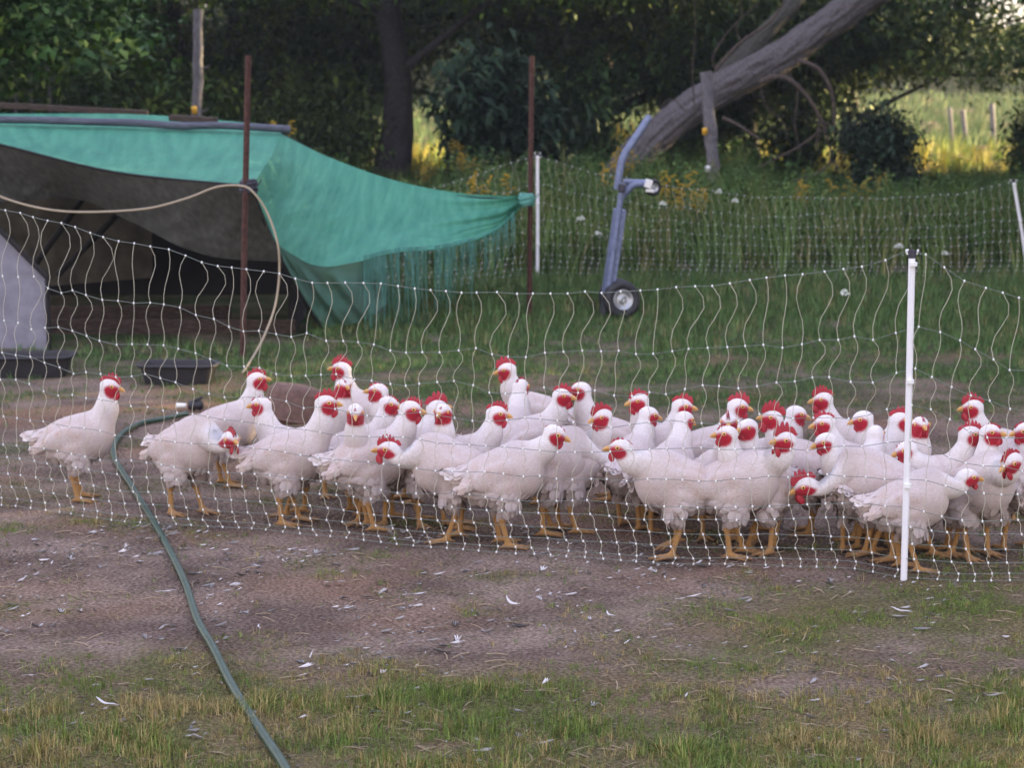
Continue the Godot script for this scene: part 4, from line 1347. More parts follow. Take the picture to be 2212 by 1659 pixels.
func steel_post(label: String, bx: float, by: float, tx: float, ty: float) -> void:
	var foot := on_ground(bx, by)
	var top := at_depth(tx, ty, -foot.z) - foot
	var t := thing("rusty_post", label, "post", foot, "rusty posts that hold the tarp")
	var mb := MB.new()
	mb.tube(PackedVector3Array([Vector3(0, -0.1, 0), top * 0.33, top * 0.66, top]), PackedFloat32Array([0.019]), 10, Color.WHITE, 0.05, noise)
	put("pipe", mb.mesh(), mats["rust"], t)
	var web := MB.new()
	web.box(top * 0.5, Vector3(0.006, top.length() * 0.96, 0.05), Basis(Quaternion(Vector3.UP, top.normalized())))
	put("flange", web.mesh(), mats["rust"], t)

func wood_post(label: String, bx: float, ground_y: float, tx: float, ty: float, wide: float, insulators: Array) -> void:
	var foot := on_ground(bx, ground_y)
	var d := -foot.z
	var top := at_depth(tx, ty, d) - foot
	var t := thing("wooden_post", label, "fence post", foot, "grey wooden fence posts at the wood edge")
	var r := wide * d / FOCAL * 0.5
	var pts := PackedVector3Array()
	var rads := PackedFloat32Array()
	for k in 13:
		var f := k / 12.0
		pts.push_back(top * f + Vector3(noise.get_noise_1d(f * 120.0 + bx) * 0.02, -0.1 if k == 0 else 0.0, 0))
		rads.push_back(r * (1.12 - 0.16 * f))
	var mb := MB.new()
	mb.tube(pts, rads, 10, Color.WHITE, 0.35, noise)
	put("post", mb.mesh(), mats["old_wood"], t)
	for ins in insulators:
		var at := at_depth(ins[0], ins[1], d - r - 0.01) - foot
		var im := MB.new()
		im.lathe([[0.0, -0.045], [0.028, -0.045], [0.038, -0.02], [0.03, 0.0], [0.042, 0.02], [0.03, 0.045], [0.0, 0.05]], at, Basis(Vector3.RIGHT, 0.35), 12)
		put("insulator", im.mesh(), mats[ins[2]], t)
	for k in 2:                                   # twig stubs on the left post
		if wide < 23.0:
			var st := MB.new()
			var p := top * (0.52 + 0.2 * k)
			st.tube(PackedVector3Array([p, p + Vector3(r * 1.6, 0.02, 0.02), p + Vector3(r * 2.6, 0.05, 0.02)]), PackedFloat32Array([0.02, 0.012, 0.006]), 6)
			put("stub", st.mesh(), mats["old_wood"], t)

func hand_truck() -> void:
	var d := 15.4
	var foot := on_ground(1338, 684)
	d = -foot.z
	var t := thing("hand_truck", "blue-grey steel hand truck standing upright in the grass beyond the net", "hand truck", foot)
	var P := func(x: float, y: float, off := 0.0) -> Vector3:
		return at_depth(x, y, d - off) - foot
	var frame := MB.new()
	for s in [0.12, -0.12]:
		frame.tube(PackedVector3Array([P.call(1312, 640, s), P.call(1322, 560, s), P.call(1345, 395, s)]), PackedFloat32Array([0.021]), 8)
	put("frame", frame.mesh(), mats["steel_blue"], t)
	var mast := MB.new()                          # wide channel between the rails
	var a: Vector3 = P.call(1313, 632)
	var b: Vector3 = P.call(1339, 452)
	mast.box((a + b) * 0.5, Vector3(0.086, a.distance_to(b), 0.2), Basis(Quaternion(Vector3.UP, (b - a).normalized())), Color.WHITE, 0.006)
	put("channel", mast.mesh(), mats["steel_blue"], t)
	var handle := MB.new()
	var up := smooth([P.call(1334, 410, 0.05), P.call(1341, 362, 0.05), P.call(1350, 335, 0.05), P.call(1378, 292, 0.05), P.call(1402, 255, 0.05)], 16)
	handle.tube(up, PackedFloat32Array([0.023]), 8)
	var up2 := PackedVector3Array()
	for p in up:
		up2.push_back(p - Vector3(0, 0, 0.16))
	handle.tube(up2, PackedFloat32Array([0.023]), 8)
	handle.tube(PackedVector3Array([up[16], up2[16]]), PackedFloat32Array([0.023]), 8)
	put("handle", handle.mesh(), mats["steel_blue"], t)
	var joint := MB.new()
	joint.box(P.call(1341, 405, 0.05), Vector3(0.05, 0.06, 0.24), Basis(Vector3.BACK, -0.2), Color.WHITE, 0.006)
	put("bracket", joint.mesh(), mats["post_dark"], t)
	var arm := MB.new()
	arm.tube(smooth([P.call(1338, 430, 0.02), P.call(1352, 414, 0.02), P.call(1370, 398, 0.02), P.call(1398, 398, 0.02)], 12), PackedFloat32Array([0.028]), 8)
	arm.tube(PackedVector3Array([P.call(1346, 392, 0.02), P.call(1396, 393, 0.02)]), PackedFloat32Array([0.018]), 8)
	put("arm", arm.mesh(), mats["steel_blue"], t)
	var fork := MB.new()
	fork.box(P.call(1400, 397, 0.05), Vector3(0.05, 0.06, 0.09), Basis(Vector3.BACK, -0.3), Color.WHITE, 0.004)
	fork.box(P.call(1403, 412, 0.06), Vector3(0.06, 0.022, 0.06), Basis(Vector3.BACK, -0.1), Color.WHITE, 0.004)
	put("fork", fork.mesh(), mats["white_plastic"], t)
	var small := Basis(Vector3.UP, 0.5) * Basis(Vector3.RIGHT, PI / 2)
	wheel(t, P.call(1410, 405, 0.03), small, 0.062, 0.05)
	var big := Basis(Vector3.UP, 0.35) * Basis(Vector3.RIGHT, PI / 2 - 0.12)
	wheel(t, P.call(1342, 648, 0.12), big, 0.142, 0.085)
	wheel(t, P.call(1332, 642, -0.2), big, 0.142, 0.085)
	var axle := MB.new()
	axle.tube(PackedVector3Array([P.call(1342, 648, 0.1), P.call(1332, 642, -0.2)]), PackedFloat32Array([0.012]), 6)
	put("axle", axle.mesh(), mats["post_dark"], t)
	var toe := MB.new()
	toe.box(P.call(1302, 668, 0.0), Vector3(0.03, 0.2, 0.34), Basis(Vector3.BACK, -0.1), Color.WHITE, 0.004)
	put("toe_plate", toe.mesh(), mats["post_dark"], t)

func wheel(t: Node3D, at: Vector3, turn: Basis, r: float, wide: float) -> void:
	var w := Node3D.new()
	w.name = "wheel"
	t.add_child(w, true)
	w.position = at
	w.basis = turn
	var tyre := MB.new()
	var h := wide * 0.5
	tyre.lathe([[r * 0.5, -h * 0.8], [r * 0.75, -h], [r * 0.93, -h * 0.8], [r, -h * 0.3], [r, h * 0.3], [r * 0.93, h * 0.8], [r * 0.75, h], [r * 0.5, h * 0.8], [r * 0.5, -h * 0.8]], Vector3.ZERO, Basis.IDENTITY, 24)
	put("tyre", tyre.mesh(), mats["black_rubber"], w)
	var rim := MB.new()
	rim.lathe([[0.0, h * 0.5], [r * 0.1, h * 0.9], [r * 0.13, h * 0.6], [r * 0.3, h * 0.35], [r * 0.44, h * 0.7], [r * 0.52, h * 0.95], [r * 0.54, h * 0.7]], Vector3.ZERO, Basis.IDENTITY, 24)
	rim.lathe([[0.0, -h * 0.5], [r * 0.3, -h * 0.35], [r * 0.52, -h * 0.95], [r * 0.54, -h * 0.7]], Vector3.ZERO, Basis.IDENTITY, 24)
	put("rim", rim.mesh(), mats["bright_steel"], w)

func tub(called: String, label: String, at: Vector3, size: Vector3, turn: float, material: String) -> void:   # open trough with sloping sides
	var t := thing(called, label, "trough", at, "")
	t.rotation.y = turn
	var mb := MB.new()
	var h := size * 0.5
	var ring := func(w: float, d: float, y: float) -> Array:
		var out := []
		for k in 24:
			var a := TAU * k / 24.0
			var c := cos(a)
			var s := sin(a)
			out.append(Vector3(signf(c) * pow(absf(c), 0.4) * w, y, signf(s) * pow(absf(s), 0.4) * d))
		return out
	var rows := [ring.call(h.x * 0.86, h.z * 0.78, 0.0), ring.call(h.x * 0.97, h.z * 0.95, size.y * 0.93), ring.call(h.x * 1.02, h.z * 1.03, size.y * 0.95), ring.call(h.x * 1.02, h.z * 1.03, size.y), ring.call(h.x * 0.95, h.z * 0.92, size.y), ring.call(h.x * 0.85, h.z * 0.75, size.y * 0.12)]
	for r in rows.size() - 1:
		for k in 24:
			mb.face([rows[r][k], rows[r][(k + 1) % 24], rows[r + 1][(k + 1) % 24], rows[r + 1][k]])
	mb.face(rows[-1])
	put("shell", mb.mesh(), mats[material], t)
	var rim := MB.new()
	var pts := PackedVector3Array()
	for k in 25:
		pts.push_back((rows[3][k % 24] as Vector3) * Vector3(1.01, 1, 1.01))
	rim.tube(pts, PackedFloat32Array([0.009]), 6)
	put("rim", rim.mesh(), mats[material], t)

func hose(called: String, label: String, pts: Array, r: float, material: String, steps: int) -> MeshInstance3D:
	var mb := MB.new()
	mb.tube(smooth(pts, steps), PackedFloat32Array([r]), 10)
	var o := put(called, mb.mesh(), mats[material])
	tag(o, label, "hose")
	return o

func feather_mesh(k: int) -> ArrayMesh:
	var mb := MB.new()
	var curve: float = [0.5, 0.9, 1.4][k % 3]
	var pts := PackedVector3Array()
	for s in 11:
		var t := s / 10.0
		var a := curve * (t - 0.3)
		pts.push_back(Vector3(sin(a) / curve, 0.002 + 0.18 * t * t * (0.3 + 0.3 * (k % 2)), (1.0 - cos(a)) / curve))
	mb.tube(pts, PackedFloat32Array([0.012, 0.012, 0.011, 0.010, 0.009, 0.008, 0.007, 0.005, 0.004, 0.003, 0.002]), 5)
	for side in [-1.0, 1.0]:
		var first := mb.v.size()
		for s in range(1, 11):
			var t := s / 10.0
			var dir := (pts[s] - pts[s - 1]).normalized()
			var out: Vector3 = dir.cross(Vector3.UP).normalized() * side
			var w := (0.075 if side > 0 else 0.045) * sin(PI * clampf(t * 0.9 + 0.08, 0, 1)) + 0.006
			mb.vert(pts[s], Vector3.UP)
			mb.vert(pts[s] + (out + dir * 0.5).normalized() * w + Vector3(0, 0.02 * sin(t * 9.0), 0), (Vector3.UP + out * 0.3).normalized())
		for s in 9:
			var a := first + s * 2
			mb.quad(a, a + 1, a + 3, a + 2)
	return mb.mesh()

# ---------------------------------------------------------------- ground, grass and weeds
func grassy(x: float, z: float) -> float:      # share of the ground under grass
	var d := -z
	var px := CENTRE_X + x * FOCAL / d
	var py := HORIZON + CAM_H * FOCAL / d
	var n := noise.get_noise_2d(x * 22.0, z * 22.0) + 0.5 * noise.get_noise_2d(x * 70.0, z * 70.0)
	var g := 0.0
	g = maxf(g, smoothstep(1290.0, 1600.0, py - 60.0 * smoothstep(500, 1000, px) + 110.0 * smoothstep(1150, 2000, px) + noise.get_noise_2d(x * 9.0, z * 14.0) * 110.0) * 1.1)
	g = maxf(g, 0.78 * smoothstep(1050, 1900, px) * smoothstep(1200, 1310, py))
	g = maxf(g, 0.9 * smoothstep(985.0, 800.0, py + 75.0 * smoothstep(700, 100, px)))
	g = maxf(g, 0.4 * smoothstep(650, 100, px) * smoothstep(1000, 1040, py) * smoothstep(1120, 1080, py))
	return clampf(g + n * 0.75 - 0.12, 0.0, 1.0) if g > 0.03 else clampf(n * 1.1 - 0.08, 0.0, 0.6)

func ground() -> void:
	var mb := MB.new()
	var cols := 150
	var zs := []
	var d := 3.0
	while d < 700.0:
		zs.append(d)
		d *= 1.0055 if d < 14.0 else (1.012 if d < 30.0 else 1.06)
	for r in zs.size():
		var dd: float = zs[r]
		var half := maxf(4.5, dd * 0.55) if dd < 60.0 else dd * 1.6
		for k in cols + 1:
			var u := float(k) / cols * 2.0 - 1.0
			var x := half * (u * 0.55 + u * u * u * 0.45)
			var z := -dd
			var g: float = grassy(x, z)
			var n1 := noise.get_noise_2d(x * 30.0 + 7.0, z * 30.0)
			var n2 := noise.get_noise_2d(x * 130.0, z * 130.0 + 33.0)
			var dirt := Color(0.45, 0.35, 0.28).lerp(Color(0.24, 0.182, 0.147), clampf(0.5 + n1 * 1.1 + n2 * 0.5, 0.0, 1.0))
			dirt = dirt.lerp(Color(0.40, 0.26, 0.18), clampf(noise.get_noise_2d(x * 12.0, z * 18.0 + 90.0) * 1.6, 0.0, 0.7))
			var turf := Color(0.19, 0.19, 0.085).lerp(Color(0.34, 0.26, 0.15), clampf(0.35 + n1, 0.0, 1.0)) if dd < 9.0 else Color(0.11, 0.16, 0.07)
			if dd > 40.0:
				turf = Color(0.10, 0.14, 0.05) if dd < 57.0 else Color(0.06, 0.10, 0.035)  # sunlit strip and the shade beyond it put into the turf colour
			var col := dirt.lerp(turf, g)
			mb.vert(Vector3(x, gh(x, z), z), Vector3.UP, col)
	for r in zs.size() - 1:
		for k in cols:
			var a := r * (cols + 1) + k
			mb.quad(a, a + 1, a + cols + 2, a + cols + 1)
	mb.n = normals_of(mb.v, mb.i)
	for k in mb.n.size():
		if mb.n[k].y < 0.0:
			mb.n[k] = -mb.n[k]
	# a strip behind the camera so that the field goes on there
	var first := mb.v.size()
	for q in [[-90, -3.0], [90, -3.0], [90, 90.0], [-90, 90.0]]:
		mb.vert(Vector3(q[0], -0.03, q[1]), Vector3.UP, Color(0.06, 0.08, 0.03))
	mb.quad(first, first + 1, first + 2, first + 3)
	structure("ground", mb.mesh(), mats["soil"])

func tuft(blades: int, wide: float, bend: float, seed_no: int, spread := 0.35) -> ArrayMesh:     # one metre high
	var r := RandomNumberGenerator.new()
	r.seed = seed_no
	var mb := MB.new()
	for k in blades:
		var a := r.randf() * TAU
		var out := Vector3(cos(a), 0, sin(a))
		var side := out.cross(Vector3.UP)
		var h := r.randf_range(0.5, 1.0)
		var lean := r.randf_range(0.1, bend)
		var root := out * r.randf_range(0.0, spread)
		var nn := (out + Vector3.UP * 0.7).normalized()
		var first := mb.v.size()
		for s in 3:
			var t := s / 3.0
			var p := root + out * (lean * t * t) + Vector3(0, h * t * (1.0 - 0.25 * t * lean), 0)
			for e in [-1.0, 1.0]:
				mb.vert(p + side * (wide * e * (1.0 - 0.55 * t)), nn, Color.WHITE)
		var tip := mb.vert(root + out * lean + Vector3(0, h * (1.0 - 0.25 * lean), 0), nn, Color.WHITE)
		for s in 2:
			var b := first + s * 2
			mb.quad(b, b + 1, b + 3, b + 2)
		mb.tri(first + 4, first + 5, tip)
	return mb.mesh()

func weed_mesh(seed_no: int, leaves: int) -> ArrayMesh:       # leafy stem, one metre high
	var r := RandomNumberGenerator.new()
	r.seed = seed_no
	var mb := MB.new()
	for st in 3:
		var a0 := r.randf() * TAU
		var lean := Vector3(cos(a0), 0, sin(a0)) * r.randf_range(0.05, 0.2)
		var high := r.randf_range(0.65, 1.0)
		var base := Vector3(r.randf_range(-0.1, 0.1), 0, r.randf_range(-0.1, 0.1))
		mb.tube(PackedVector3Array([base, base + lean * 0.5 + Vector3(0, high * 0.5, 0), base + lean * 1.3 + Vector3(0, high, 0)]), PackedFloat32Array([0.009, 0.007, 0.003]), 4)
		for k in leaves:
			var t := 0.15 + 0.85 * k / leaves
			var p := base + lean * (t * 1.2) + Vector3(0, high * t, 0)
			var a := k * 2.4 + r.randf()
			leaf(mb, p, Vector3(cos(a), r.randf_range(0.0, 0.7), sin(a)).normalized(), r.randf_range(0.12, 0.2) * (1.2 - 0.6 * t), 0.2, r)
	return mb.mesh()

func leaf(mb: MB, p: Vector3, dir: Vector3, long: float, slim: float, r: RandomNumberGenerator) -> void:
	var side := dir.cross(Vector3(r.randf_range(-0.4, 0.4), 1, r.randf_range(-0.4, 0.4))).normalized()
	var nn := side.cross(dir).normalized()
	if nn.y < 0.0:
		nn = -nn
	var shade := r.randf_range(0.75, 1.2)
	var col := Color(shade, shade, shade * 0.95)
	var droop := Vector3(0, -0.25 * long, 0)
	var a := mb.vert(p, nn, col)
	var b := mb.vert(p + dir * (long * 0.45) + side * (long * slim) + nn * (long * 0.05), (nn + side * 0.35).normalized(), col)
	var c := mb.vert(p + dir * (long * 0.5) - nn * (long * 0.03), nn, col)
	var d := mb.vert(p + dir * (long * 0.45) - side * (long * slim) + nn * (long * 0.05), (nn - side * 0.35).normalized(), col)
	var e := mb.vert(p + dir * long + droop, nn, col)
	mb.tri(a, b, c)
	mb.tri(a, c, d)
	mb.tri(b, e, c)
	mb.tri(c, e, d)

func leaf_cluster(count: int, long: float, slim: float, reach: float, seed_no: int) -> ArrayMesh:
	var r := RandomNumberGenerator.new()
	r.seed = seed_no
	var mb := MB.new()
	for k in count:
		var p := Vector3(r.randfn(), r.randfn() * 0.7, r.randfn()) * reach * 0.5
		var dir := Vector3(r.randf_range(-1, 1), r.randf_range(-0.8, 0.3), r.randf_range(-1, 1)).normalized()
		leaf(mb, p, dir, long * r.randf_range(0.7, 1.25), slim, r)
	return mb.mesh()

func grass_field(called: String, mesh: Mesh, count: int, d0: float, d1: float, margin: float, want: Callable) -> void:
	var places := []
	var tints := PackedColorArray()
	for k in count:
		var d := sqrt(lerpf(d0 * d0, d1 * d1, rng.randf()))
		var x := rng.randf_range(-1, 1) * (d * 0.2405 + margin)
		var got: Array = (want as Callable).call(x, -d)          # [height, tint] or []
		if got.is_empty():
			continue
		var h: float = got[0]
		var b := Basis(Vector3.UP, rng.randf() * TAU).scaled(Vector3(h, h * rng.randf_range(0.8, 1.2), h))
		places.append(Transform3D(b, Vector3(x, gh(x, -d) - 0.004, -d)))
		tints.push_back(got[1])
	scatter(called, mesh, mats["blade"], places, tints)

func tint_mix(a: Color, b: Color, dry: Color, dryness: float) -> Color:
	var c := a.lerp(b, rng.randf())
	if rng.randf() < dryness:
		c = dry.lerp(c, rng.randf() * 0.4)
	c *= rng.randf_range(0.75, 1.2)
	c.a = 1.0
	return c

func plants() -> void:
	var lawn := tuft(15, 0.021, 1.1, 3, 0.75)
	var fine := tuft(12, 0.022, 0.6, 4, 0.35)
	grass_field("short_grass", lawn, 52000, 4.7, 8.4, 1.0, func(x, z):
		var g: float = grassy(x, z)
		if rng.randf() > g * 0.9 + 0.03:
			return []
		var nearer := smoothstep(6.2, 5.2, -z)
		var dry := clampf(0.38 - 0.3 * nearer * noise.get_noise_2d(x * 25.0, z * 25.0) + noise.get_noise_2d(x * 18.0 + 50.0, z * 30.0) * 0.9 - 0.35 * smoothstep(0.3, 1.5, x) * smoothstep(5.6, 6.4, -z), 0.05, 0.8)
		return [rng.randf_range(0.013, 0.032) * (0.7 + 0.75 * nearer) * (1.0 + noise.get_noise_2d(x * 60.0, z * 60.0)), tint_mix(Color(0.14, 0.25, 0.055), Color(0.29, 0.36, 0.09), Color(0.54, 0.41, 0.19), dry)])
	grass_field("sparse_grass", lawn, 22000, 7.0, 11.5, 1.0, func(x, z):
		var g: float = grassy(x, z)
		if rng.randf() > g * 0.8 + 0.10:
			return []
		return [rng.randf_range(0.012, 0.034), tint_mix(Color(0.10, 0.16, 0.05), Color(0.17, 0.21, 0.075), Color(0.40, 0.31, 0.17), 0.4)])
	grass_field("meadow_grass", fine, 34000, 10.2, 19.0, 1.5, func(x, z):
		if rng.randf() > grassy(x, z):
			return []
		var px: float = CENTRE_X + x * FOCAL / -z
		if px < 660.0 and z < -13.6 and z > -17.3:
			return []
		var tall := lerpf(0.04, 0.125, smoothstep(11.0, 16.5, -z)) * (1.0 + 0.8 * noise.get_noise_2d(x * 20.0, z * 20.0))
		return [tall * rng.randf_range(0.6, 1.2), tint_mix(Color(0.10, 0.20, 0.07), Color(0.17, 0.27, 0.095), Color(0.34, 0.31, 0.15), 0.12)])
	grass_field("tall_grass", tuft(10, 0.014, 0.5, 6, 0.12), 9000, 18.3, 36.0, 2.5, func(x, z):
		if -z < 20.0 and rng.randf() < 0.4:
			return []
		var px: float = CENTRE_X + x * FOCAL / -z
		return [rng.randf_range(0.35, 0.75) * (0.65 if (px > 1650.0 or (px > 770.0 and px < 1000.0)) and -z > 25.0 else 1.0), tint_mix(Color(0.08, 0.15, 0.045), Color(0.15, 0.22, 0.06), Color(0.26, 0.24, 0.10), 0.15)])
	var weeds := weed_mesh(8, 16)
	grass_field("weeds", weeds, 5200, 18.8, 36.0, 2.5, func(x, z):
		if noise.get_noise_2d(x * 12.0, z * 12.0) < -0.18:
			return []
		var px: float = CENTRE_X + x * FOCAL / -z
		return [rng.randf_range(0.4, 0.85) * lerpf(0.75, 1.0, smoothstep(19, 24, -z)) * (0.62 if (px > 1650.0 or (px > 770.0 and px < 1000.0)) and -z > 25.0 else 1.0), tint_mix(Color(0.055, 0.12, 0.034), Color(0.11, 0.19, 0.05), Color(0.2, 0.21, 0.075), 0.1)])
	grass_field("hay_meadow", tuft(10, 0.02, 0.6, 7, 0.2), 9000, 36.0, 110.0, 3.0, func(x, z):
		if -z > 57.0:
			return [rng.randf_range(0.35, 0.6), tint_mix(Color(0.07, 0.13, 0.04), Color(0.11, 0.19, 0.05), Color(0.2, 0.22, 0.08), 0.2)]  # shade on the far meadow put into a darker, greener tint
		return [rng.randf_range(0.35, 0.6), tint_mix(Color(0.18, 0.28, 0.06), Color(0.28, 0.36, 0.075), Color(0.52, 0.45, 0.11), 0.5)])  # nearer strip: sunlight put into a golden tint

func goldenrod(label: String, px: float, py: float, d: float, size: float) -> void:
	var top := at_depth(px, py, d)
	var foot := Vector3(top.x, gh(top.x, -d), -d)
	var t := thing("goldenrod", label, "wildflower", foot, "yellow goldenrod in the weeds")
	var r := RandomNumberGenerator.new()
	r.seed = int(px * 7.0 + py)
	var h := top.y - foot.y
	var stem := MB.new()
	var plume := MB.new()
	var greens := MB.new()
	for k in 4:
		var off := Vector3(r.randf_range(-0.5, 0.5), 0, r.randf_range(-0.3, 0.3)) * size
		var tip := Vector3(off.x, h * r.randf_range(0.9, 1.02), off.z)
		stem.tube(PackedVector3Array([off * 0.3, Vector3(off.x * 0.6, h * 0.5, off.z * 0.6), tip]), PackedFloat32Array([0.007, 0.006, 0.003]), 5)
		for q in 16:
			var a := r.randf() * TAU
			leaf(greens, (off * 0.4).lerp(tip, 0.15 + 0.75 * q / 16.0), Vector3(cos(a), 0.4, sin(a)).normalized(), 0.11, 0.12, r)
		for br in 7:
			var a := r.randf() * TAU
			var from := tip - Vector3(0, (0.1 + 0.12 * br) * size, 0)
			for q in 8:
				var f := q / 7.0
				var p := from + Vector3(cos(a) * f * 0.3, 0.16 * sin(f * 2.4), sin(a) * f * 0.3) * size * (0.5 + 0.1 * br)
				plume.ball(p + Vector3(r.randfn(), r.randfn(), r.randfn()) * 0.012 * size, Vector3(1, 0.7, 1) * 0.03 * size * r.randf_range(0.6, 1.3), 3, 5)
	put("stem", stem.mesh(), mats["weed_stem"], t)
	put("leaves", greens.mesh(), mats["weed_leaf"], t).set_meta("kind", "stuff")
	put("flower_plume", plume.mesh(), mats["goldenrod"], t).set_meta("kind", "stuff")

func lace_flower(label: String, px: float, py: float, d: float) -> void:
	var top := at_depth(px, py, d)
	var foot := Vector3(top.x, 0, -d)
	var t := thing("white_wildflower", label, "wildflower", foot, "white lacy flower heads in the long grass")
	var h := top.y
	var stem := MB.new()
	stem.tube(PackedVector3Array([Vector3.ZERO, Vector3(0.02, h * 0.5, 0), Vector3(0, h - 0.03, 0)]), PackedFloat32Array([0.005, 0.004, 0.003]), 5)
	var head := MB.new()
	var r := RandomNumberGenerator.new()
	r.seed = int(px)
	for k in 30:
		var dir := Vector3(r.randfn(), absf(r.randfn()) * 0.8, r.randfn()).normalized()
		var p := Vector3(0, h - 0.02, 0) + dir * r.randf_range(0.02, 0.036)
		head.ball(p, Vector3(0.0075, 0.006, 0.0075), 3, 5)
		if k % 3 == 0:
			stem.tube(PackedVector3Array([Vector3(0, h - 0.035, 0), p]), PackedFloat32Array([0.0014]), 3)
	put("stem", stem.mesh(), mats["weed_stem"], t)
	put("flower_head", head.mesh(), mats["white_petal"], t).set_meta("kind", "stuff")

# ---------------------------------------------------------------- trees
func bark_tube(mb: MB, pts: PackedVector3Array, rads: PackedFloat32Array, sides: int, col: Color) -> void:
	mb.tube(pts, rads, sides, col, 0.24, noise)

func tree(label: String, foot: Vector3, r0: float, high: float, lean: Vector3, crown_low: float, crown_r: float, clusters: int, cluster: Mesh, leaf_col: Color, bark_col: Color, seed_no: int, group := "trees of the wood edge", gap := 0.0) -> Node3D:
	var t := thing("broadleaf_tree", label, "tree", foot, group)
	var r := RandomNumberGenerator.new()
	r.seed = seed_no
	var trunk := MB.new()
	var pts := PackedVector3Array()
	var rads := PackedFloat32Array()
	for k in 12:
		var f := k / 11.0
		pts.push_back(lean * f * f + Vector3(noise.get_noise_2d(f * 80.0, seed_no * 13.0) * r0 * 1.2, high * 0.85 * f - (0.1 if k == 0 else 0.0), noise.get_noise_2d(f * 80.0, seed_no * 13.0 + 70.0) * r0))
		rads.push_back(r0 * (1.0 - 0.75 * f) * (1.0 + 0.35 * exp(-f * 14.0)))
	bark_tube(trunk, pts, rads, 30, bark_col)
	put("trunk", trunk.mesh(), mats["bark"], t)
	var lobes := []
	var limbs := 9
	for k in limbs:
		var f := lerpf(clampf(crown_low / high, 0.1, 0.6), 0.9, k / float(limbs - 1))
		var start := pts[clampi(int(f * 11.0), 1, 11)]
		var a := k * 2.4 + r.randf() * 0.8
		var reach := crown_r * r.randf_range(0.6, 1.0) * (1.0 - 0.55 * maxf(f - 0.55, 0.0) * 2.0)
		var end := start + Vector3(cos(a) * reach, reach * r.randf_range(0.0, 0.45) * (0.3 + f), sin(a) * reach)
		end.y = maxf(end.y, crown_low)
		var mid := start.lerp(end, 0.5) + Vector3(0, reach * 0.12, 0)
		var limb := MB.new()
		bark_tube(limb, PackedVector3Array([start, mid, end]), PackedFloat32Array([r0 * 0.3, r0 * 0.18, r0 * 0.05]), 7, bark_col)
		put("limb", limb.mesh(), mats["bark"], t)
		lobes.append([end, crown_r * r.randf_range(0.32, 0.5)])
		lobes.append([mid + Vector3(0, 0.2, 0), crown_r * r.randf_range(0.28, 0.42)])
		# sprays that hang down from the limb
		lobes.append([Vector3(end.x, lerpf(end.y, crown_low, r.randf_range(0.4, 1.0)), end.z), crown_r * r.randf_range(0.2, 0.36)])
	lobes.append([pts[11], crown_r * 0.5])
	var places := []
	var tints := PackedColorArray()
	for k in clusters:
		var lobe: Array = lobes[r.randi() % lobes.size()]
		var dir := Vector3(r.randfn(), r.randfn(), r.randfn()).normalized()
		var p: Vector3 = lobe[0] + dir * (lobe[1] * pow(r.randf(), 0.45)) * Vector3(1, 0.75, 1)
		if p.y < crown_low + noise.get_noise_2d(p.x * 30.0, p.z * 30.0) * 0.7:
			p.y = crown_low + r.randf() * 1.2
		if gap > 0.0 and noise.get_noise_3d(p.x * 28.0, p.y * 28.0, p.z * 28.0) < -0.25 + gap:
			continue
		var b := Basis.from_euler(Vector3(r.randf_range(-0.5, 0.5), r.randf() * TAU, r.randf_range(-0.5, 0.5))).scaled(Vector3.ONE * r.randf_range(0.75, 1.3))
		places.append(Transform3D(b, p))
		var c := leaf_col * r.randf_range(0.6, 1.35)
		c = c.lerp(Color(c.r * 2.2, c.g * 1.6, c.b * 0.8), clampf(r.randf() * 0.5 + noise.get_noise_3d(p.x * 14.0, p.y * 14.0, p.z * 14.0) * 1.2, 0.0, 1.0))  # light through the leaves painted as yellow-green clumps
		c.a = 1.0
		tints.push_back(c)
	scatter("crown", cluster, mats["leaf"], places, tints, t)
	return t

func shrub(label: String, foot: Vector3, wide: float, high: float, clusters: int, cluster: Mesh, leaf_col: Color, seed_no: int, low := 0.05) -> void:
	var t := thing("leafy_shrub", label, "shrub", foot, "shrubs under the trees")
	var r := RandomNumberGenerator.new()
	r.seed = seed_no
	var lobes := []
	for k in 6:
		var a := r.randf() * TAU
		var end := Vector3(cos(a) * wide * r.randf_range(0.2, 0.75), high * r.randf_range(0.45, 0.85), sin(a) * wide * 0.5)
		var st := MB.new()
		bark_tube(st, PackedVector3Array([Vector3(0, -0.05, 0), end * Vector3(0.5, 0.6, 0.5), end]), PackedFloat32Array([0.03, 0.022, 0.008]), 6, Color(0.06, 0.05, 0.045))
		put("stem", st.mesh(), mats["bark"], t)
		lobes.append([end, wide * r.randf_range(0.3, 0.5)])
		lobes.append([end * Vector3(0.8, 0.55, 0.8), wide * r.randf_range(0.25, 0.45)])
	var places := []
	var tints := PackedColorArray()
	for k in clusters:
		var lobe: Array = lobes[r.randi() % lobes.size()]
		var dir := Vector3(r.randfn(), r.randfn(), r.randfn()).normalized()
		var p: Vector3 = lobe[0] + dir * (lobe[1] * pow(r.randf(), 0.4)) * Vector3(1, minf(high / wide, 1.0), 0.8)
		p.y = maxf(p.y, low + r.randf() * 0.25)
		places.append(Transform3D(Basis.from_euler(Vector3(r.randf_range(-0.4, 0.4), r.randf() * TAU, r.randf_range(-0.4, 0.4))).scaled(Vector3.ONE * r.randf_range(0.7, 1.25)), p))
		var c := leaf_col * r.randf_range(0.6, 1.35)
		c.a = 1.0
		tints.push_back(c)
	scatter("foliage", cluster, mats["leaf"], places, tints, t)

func spot(px: float, d: float) -> Vector3:
	var x := (px - CENTRE_X) / FOCAL * d
	return Vector3(x, gh(x, -d), -d)

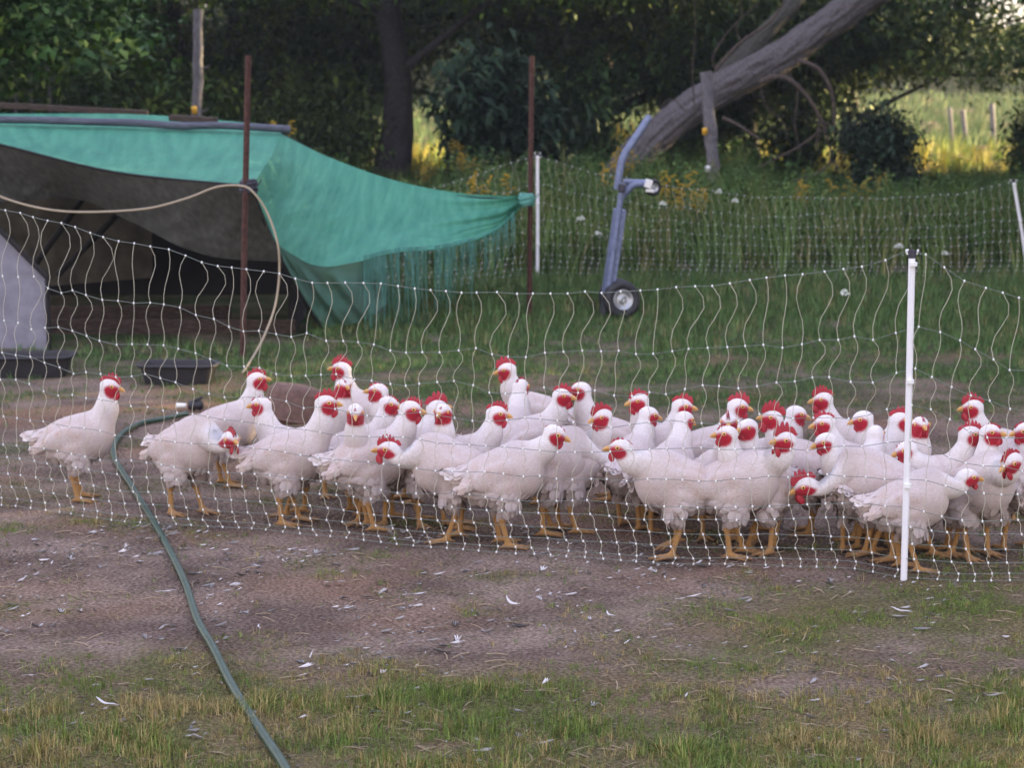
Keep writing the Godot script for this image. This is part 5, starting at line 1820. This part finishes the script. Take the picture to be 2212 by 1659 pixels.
func leaning_tree() -> void:
	var d := 31.0
	var t := thing("leaning_tree", "huge leaning grey trunk with furrowed bark, rising to the upper right", "tree", Vector3.ZERO)
	var P := func(x: float, y: float, off := 0.0) -> Vector3:
		return at_depth(x, y, d + off)
	var trunk := MB.new()
	var px := [[1300, 430], [1368, 342], [1448, 268], [1535, 206], [1672, 132], [1745, 82], [1812, 36], [1990, -95], [2160, -260]]
	var pts := []
	for k in px.size():
		pts.append(P.call(px[k][0], px[k][1], k * 0.25))
	bark_tube(trunk, smooth(pts, 60), PackedFloat32Array(range(61).map(func(k): return 0.25 - 0.0006 * k)), 72, Color(0.30, 0.265, 0.26))
	put("trunk", trunk.mesh(), mats["bark"], t)
	var second := MB.new()
	bark_tube(second, smooth([P.call(1440, 288, 0.9), P.call(1540, 190, 1.1), P.call(1640, 85, 1.3), P.call(1720, 0, 1.6), P.call(1800, -110, 2.0)], 30), PackedFloat32Array(range(31).map(func(k): return 0.18 - 0.0028 * k)), 36, Color(0.16, 0.15, 0.12))
	put("second_stem", second.mesh(), mats["bark"], t)
	for l in [
		[[1545, 150], [1600, 92], [1665, 45], [1700, -10], 0.05], [[1545, 150], [1540, 120], [1580, 60], [1640, 5], 0.02],
		[[1640, 178], [1690, 166], [1740, 205], [1775, 262], 0.07], [[1775, 262], [1790, 310], [1803, 352], [1806, 372], 0.045],
		[[1740, 205], [1765, 240], [1768, 262], [1762, 320], 0.03], [[1722, 130], [1770, 152], [1798, 210], [1802, 300], 0.055],
		[[1560, 255], [1590, 268], [1620, 288], [1640, 300], 0.05], [[1775, 280], [1720, 320], [1660, 350], [1620, 372], 0.03],
		[[1790, 310], [1830, 290], [1850, 262], [1880, 240], 0.025], [[1800, 340], [1770, 372], [1700, 395], [1650, 402], 0.03],
		[[1700, 150], [1722, 200], [1716, 262], [1728, 330], 0.02], [[1640, 175], [1655, 230], [1690, 262], [1702, 300], 0.018], [[1775, 262], [1800, 275], [1815, 300], [1822, 345], 0.018],
		[[1600, 92], [1590, 60], [1602, 30], [1596, -5], 0.02], [[1500, 235], [1495, 150], [1502, 70], [1498, -10], 0.018], [[1480, 240], [1455, 215], [1432, 225], [1405, 268], 0.016],
	]:
		var mb := MB.new()
		var r0: float = l[4] * 0.66
		bark_tube(mb, smooth([P.call(l[0][0], l[0][1], -0.35), P.call(l[1][0], l[1][1], -0.4), P.call(l[2][0], l[2][1], -0.45), P.call(l[3][0], l[3][1], -0.5)], 16), PackedFloat32Array(range(17).map(func(k): return r0 * (1.0 - 0.035 * k))), 7, Color(0.2, 0.15, 0.12))
		put("dead_limb", mb.mesh(), mats["bark"], t)
	var places := []
	var tints := PackedColorArray()
	for k in 1500:
		var c: Vector3 = P.call(rng.randf_range(1900, 2500), rng.randf_range(-900, -150), rng.randf_range(-2, 4))
		places.append(Transform3D(Basis(Vector3.UP, rng.randf() * TAU), c))
		tints.push_back(Color(0.05, 0.09, 0.025) * rng.randf_range(0.7, 1.3))
	scatter("crown", leaf_cluster(12, 0.13, 0.2, 0.5, 301), mats["leaf"], places, tints, t)
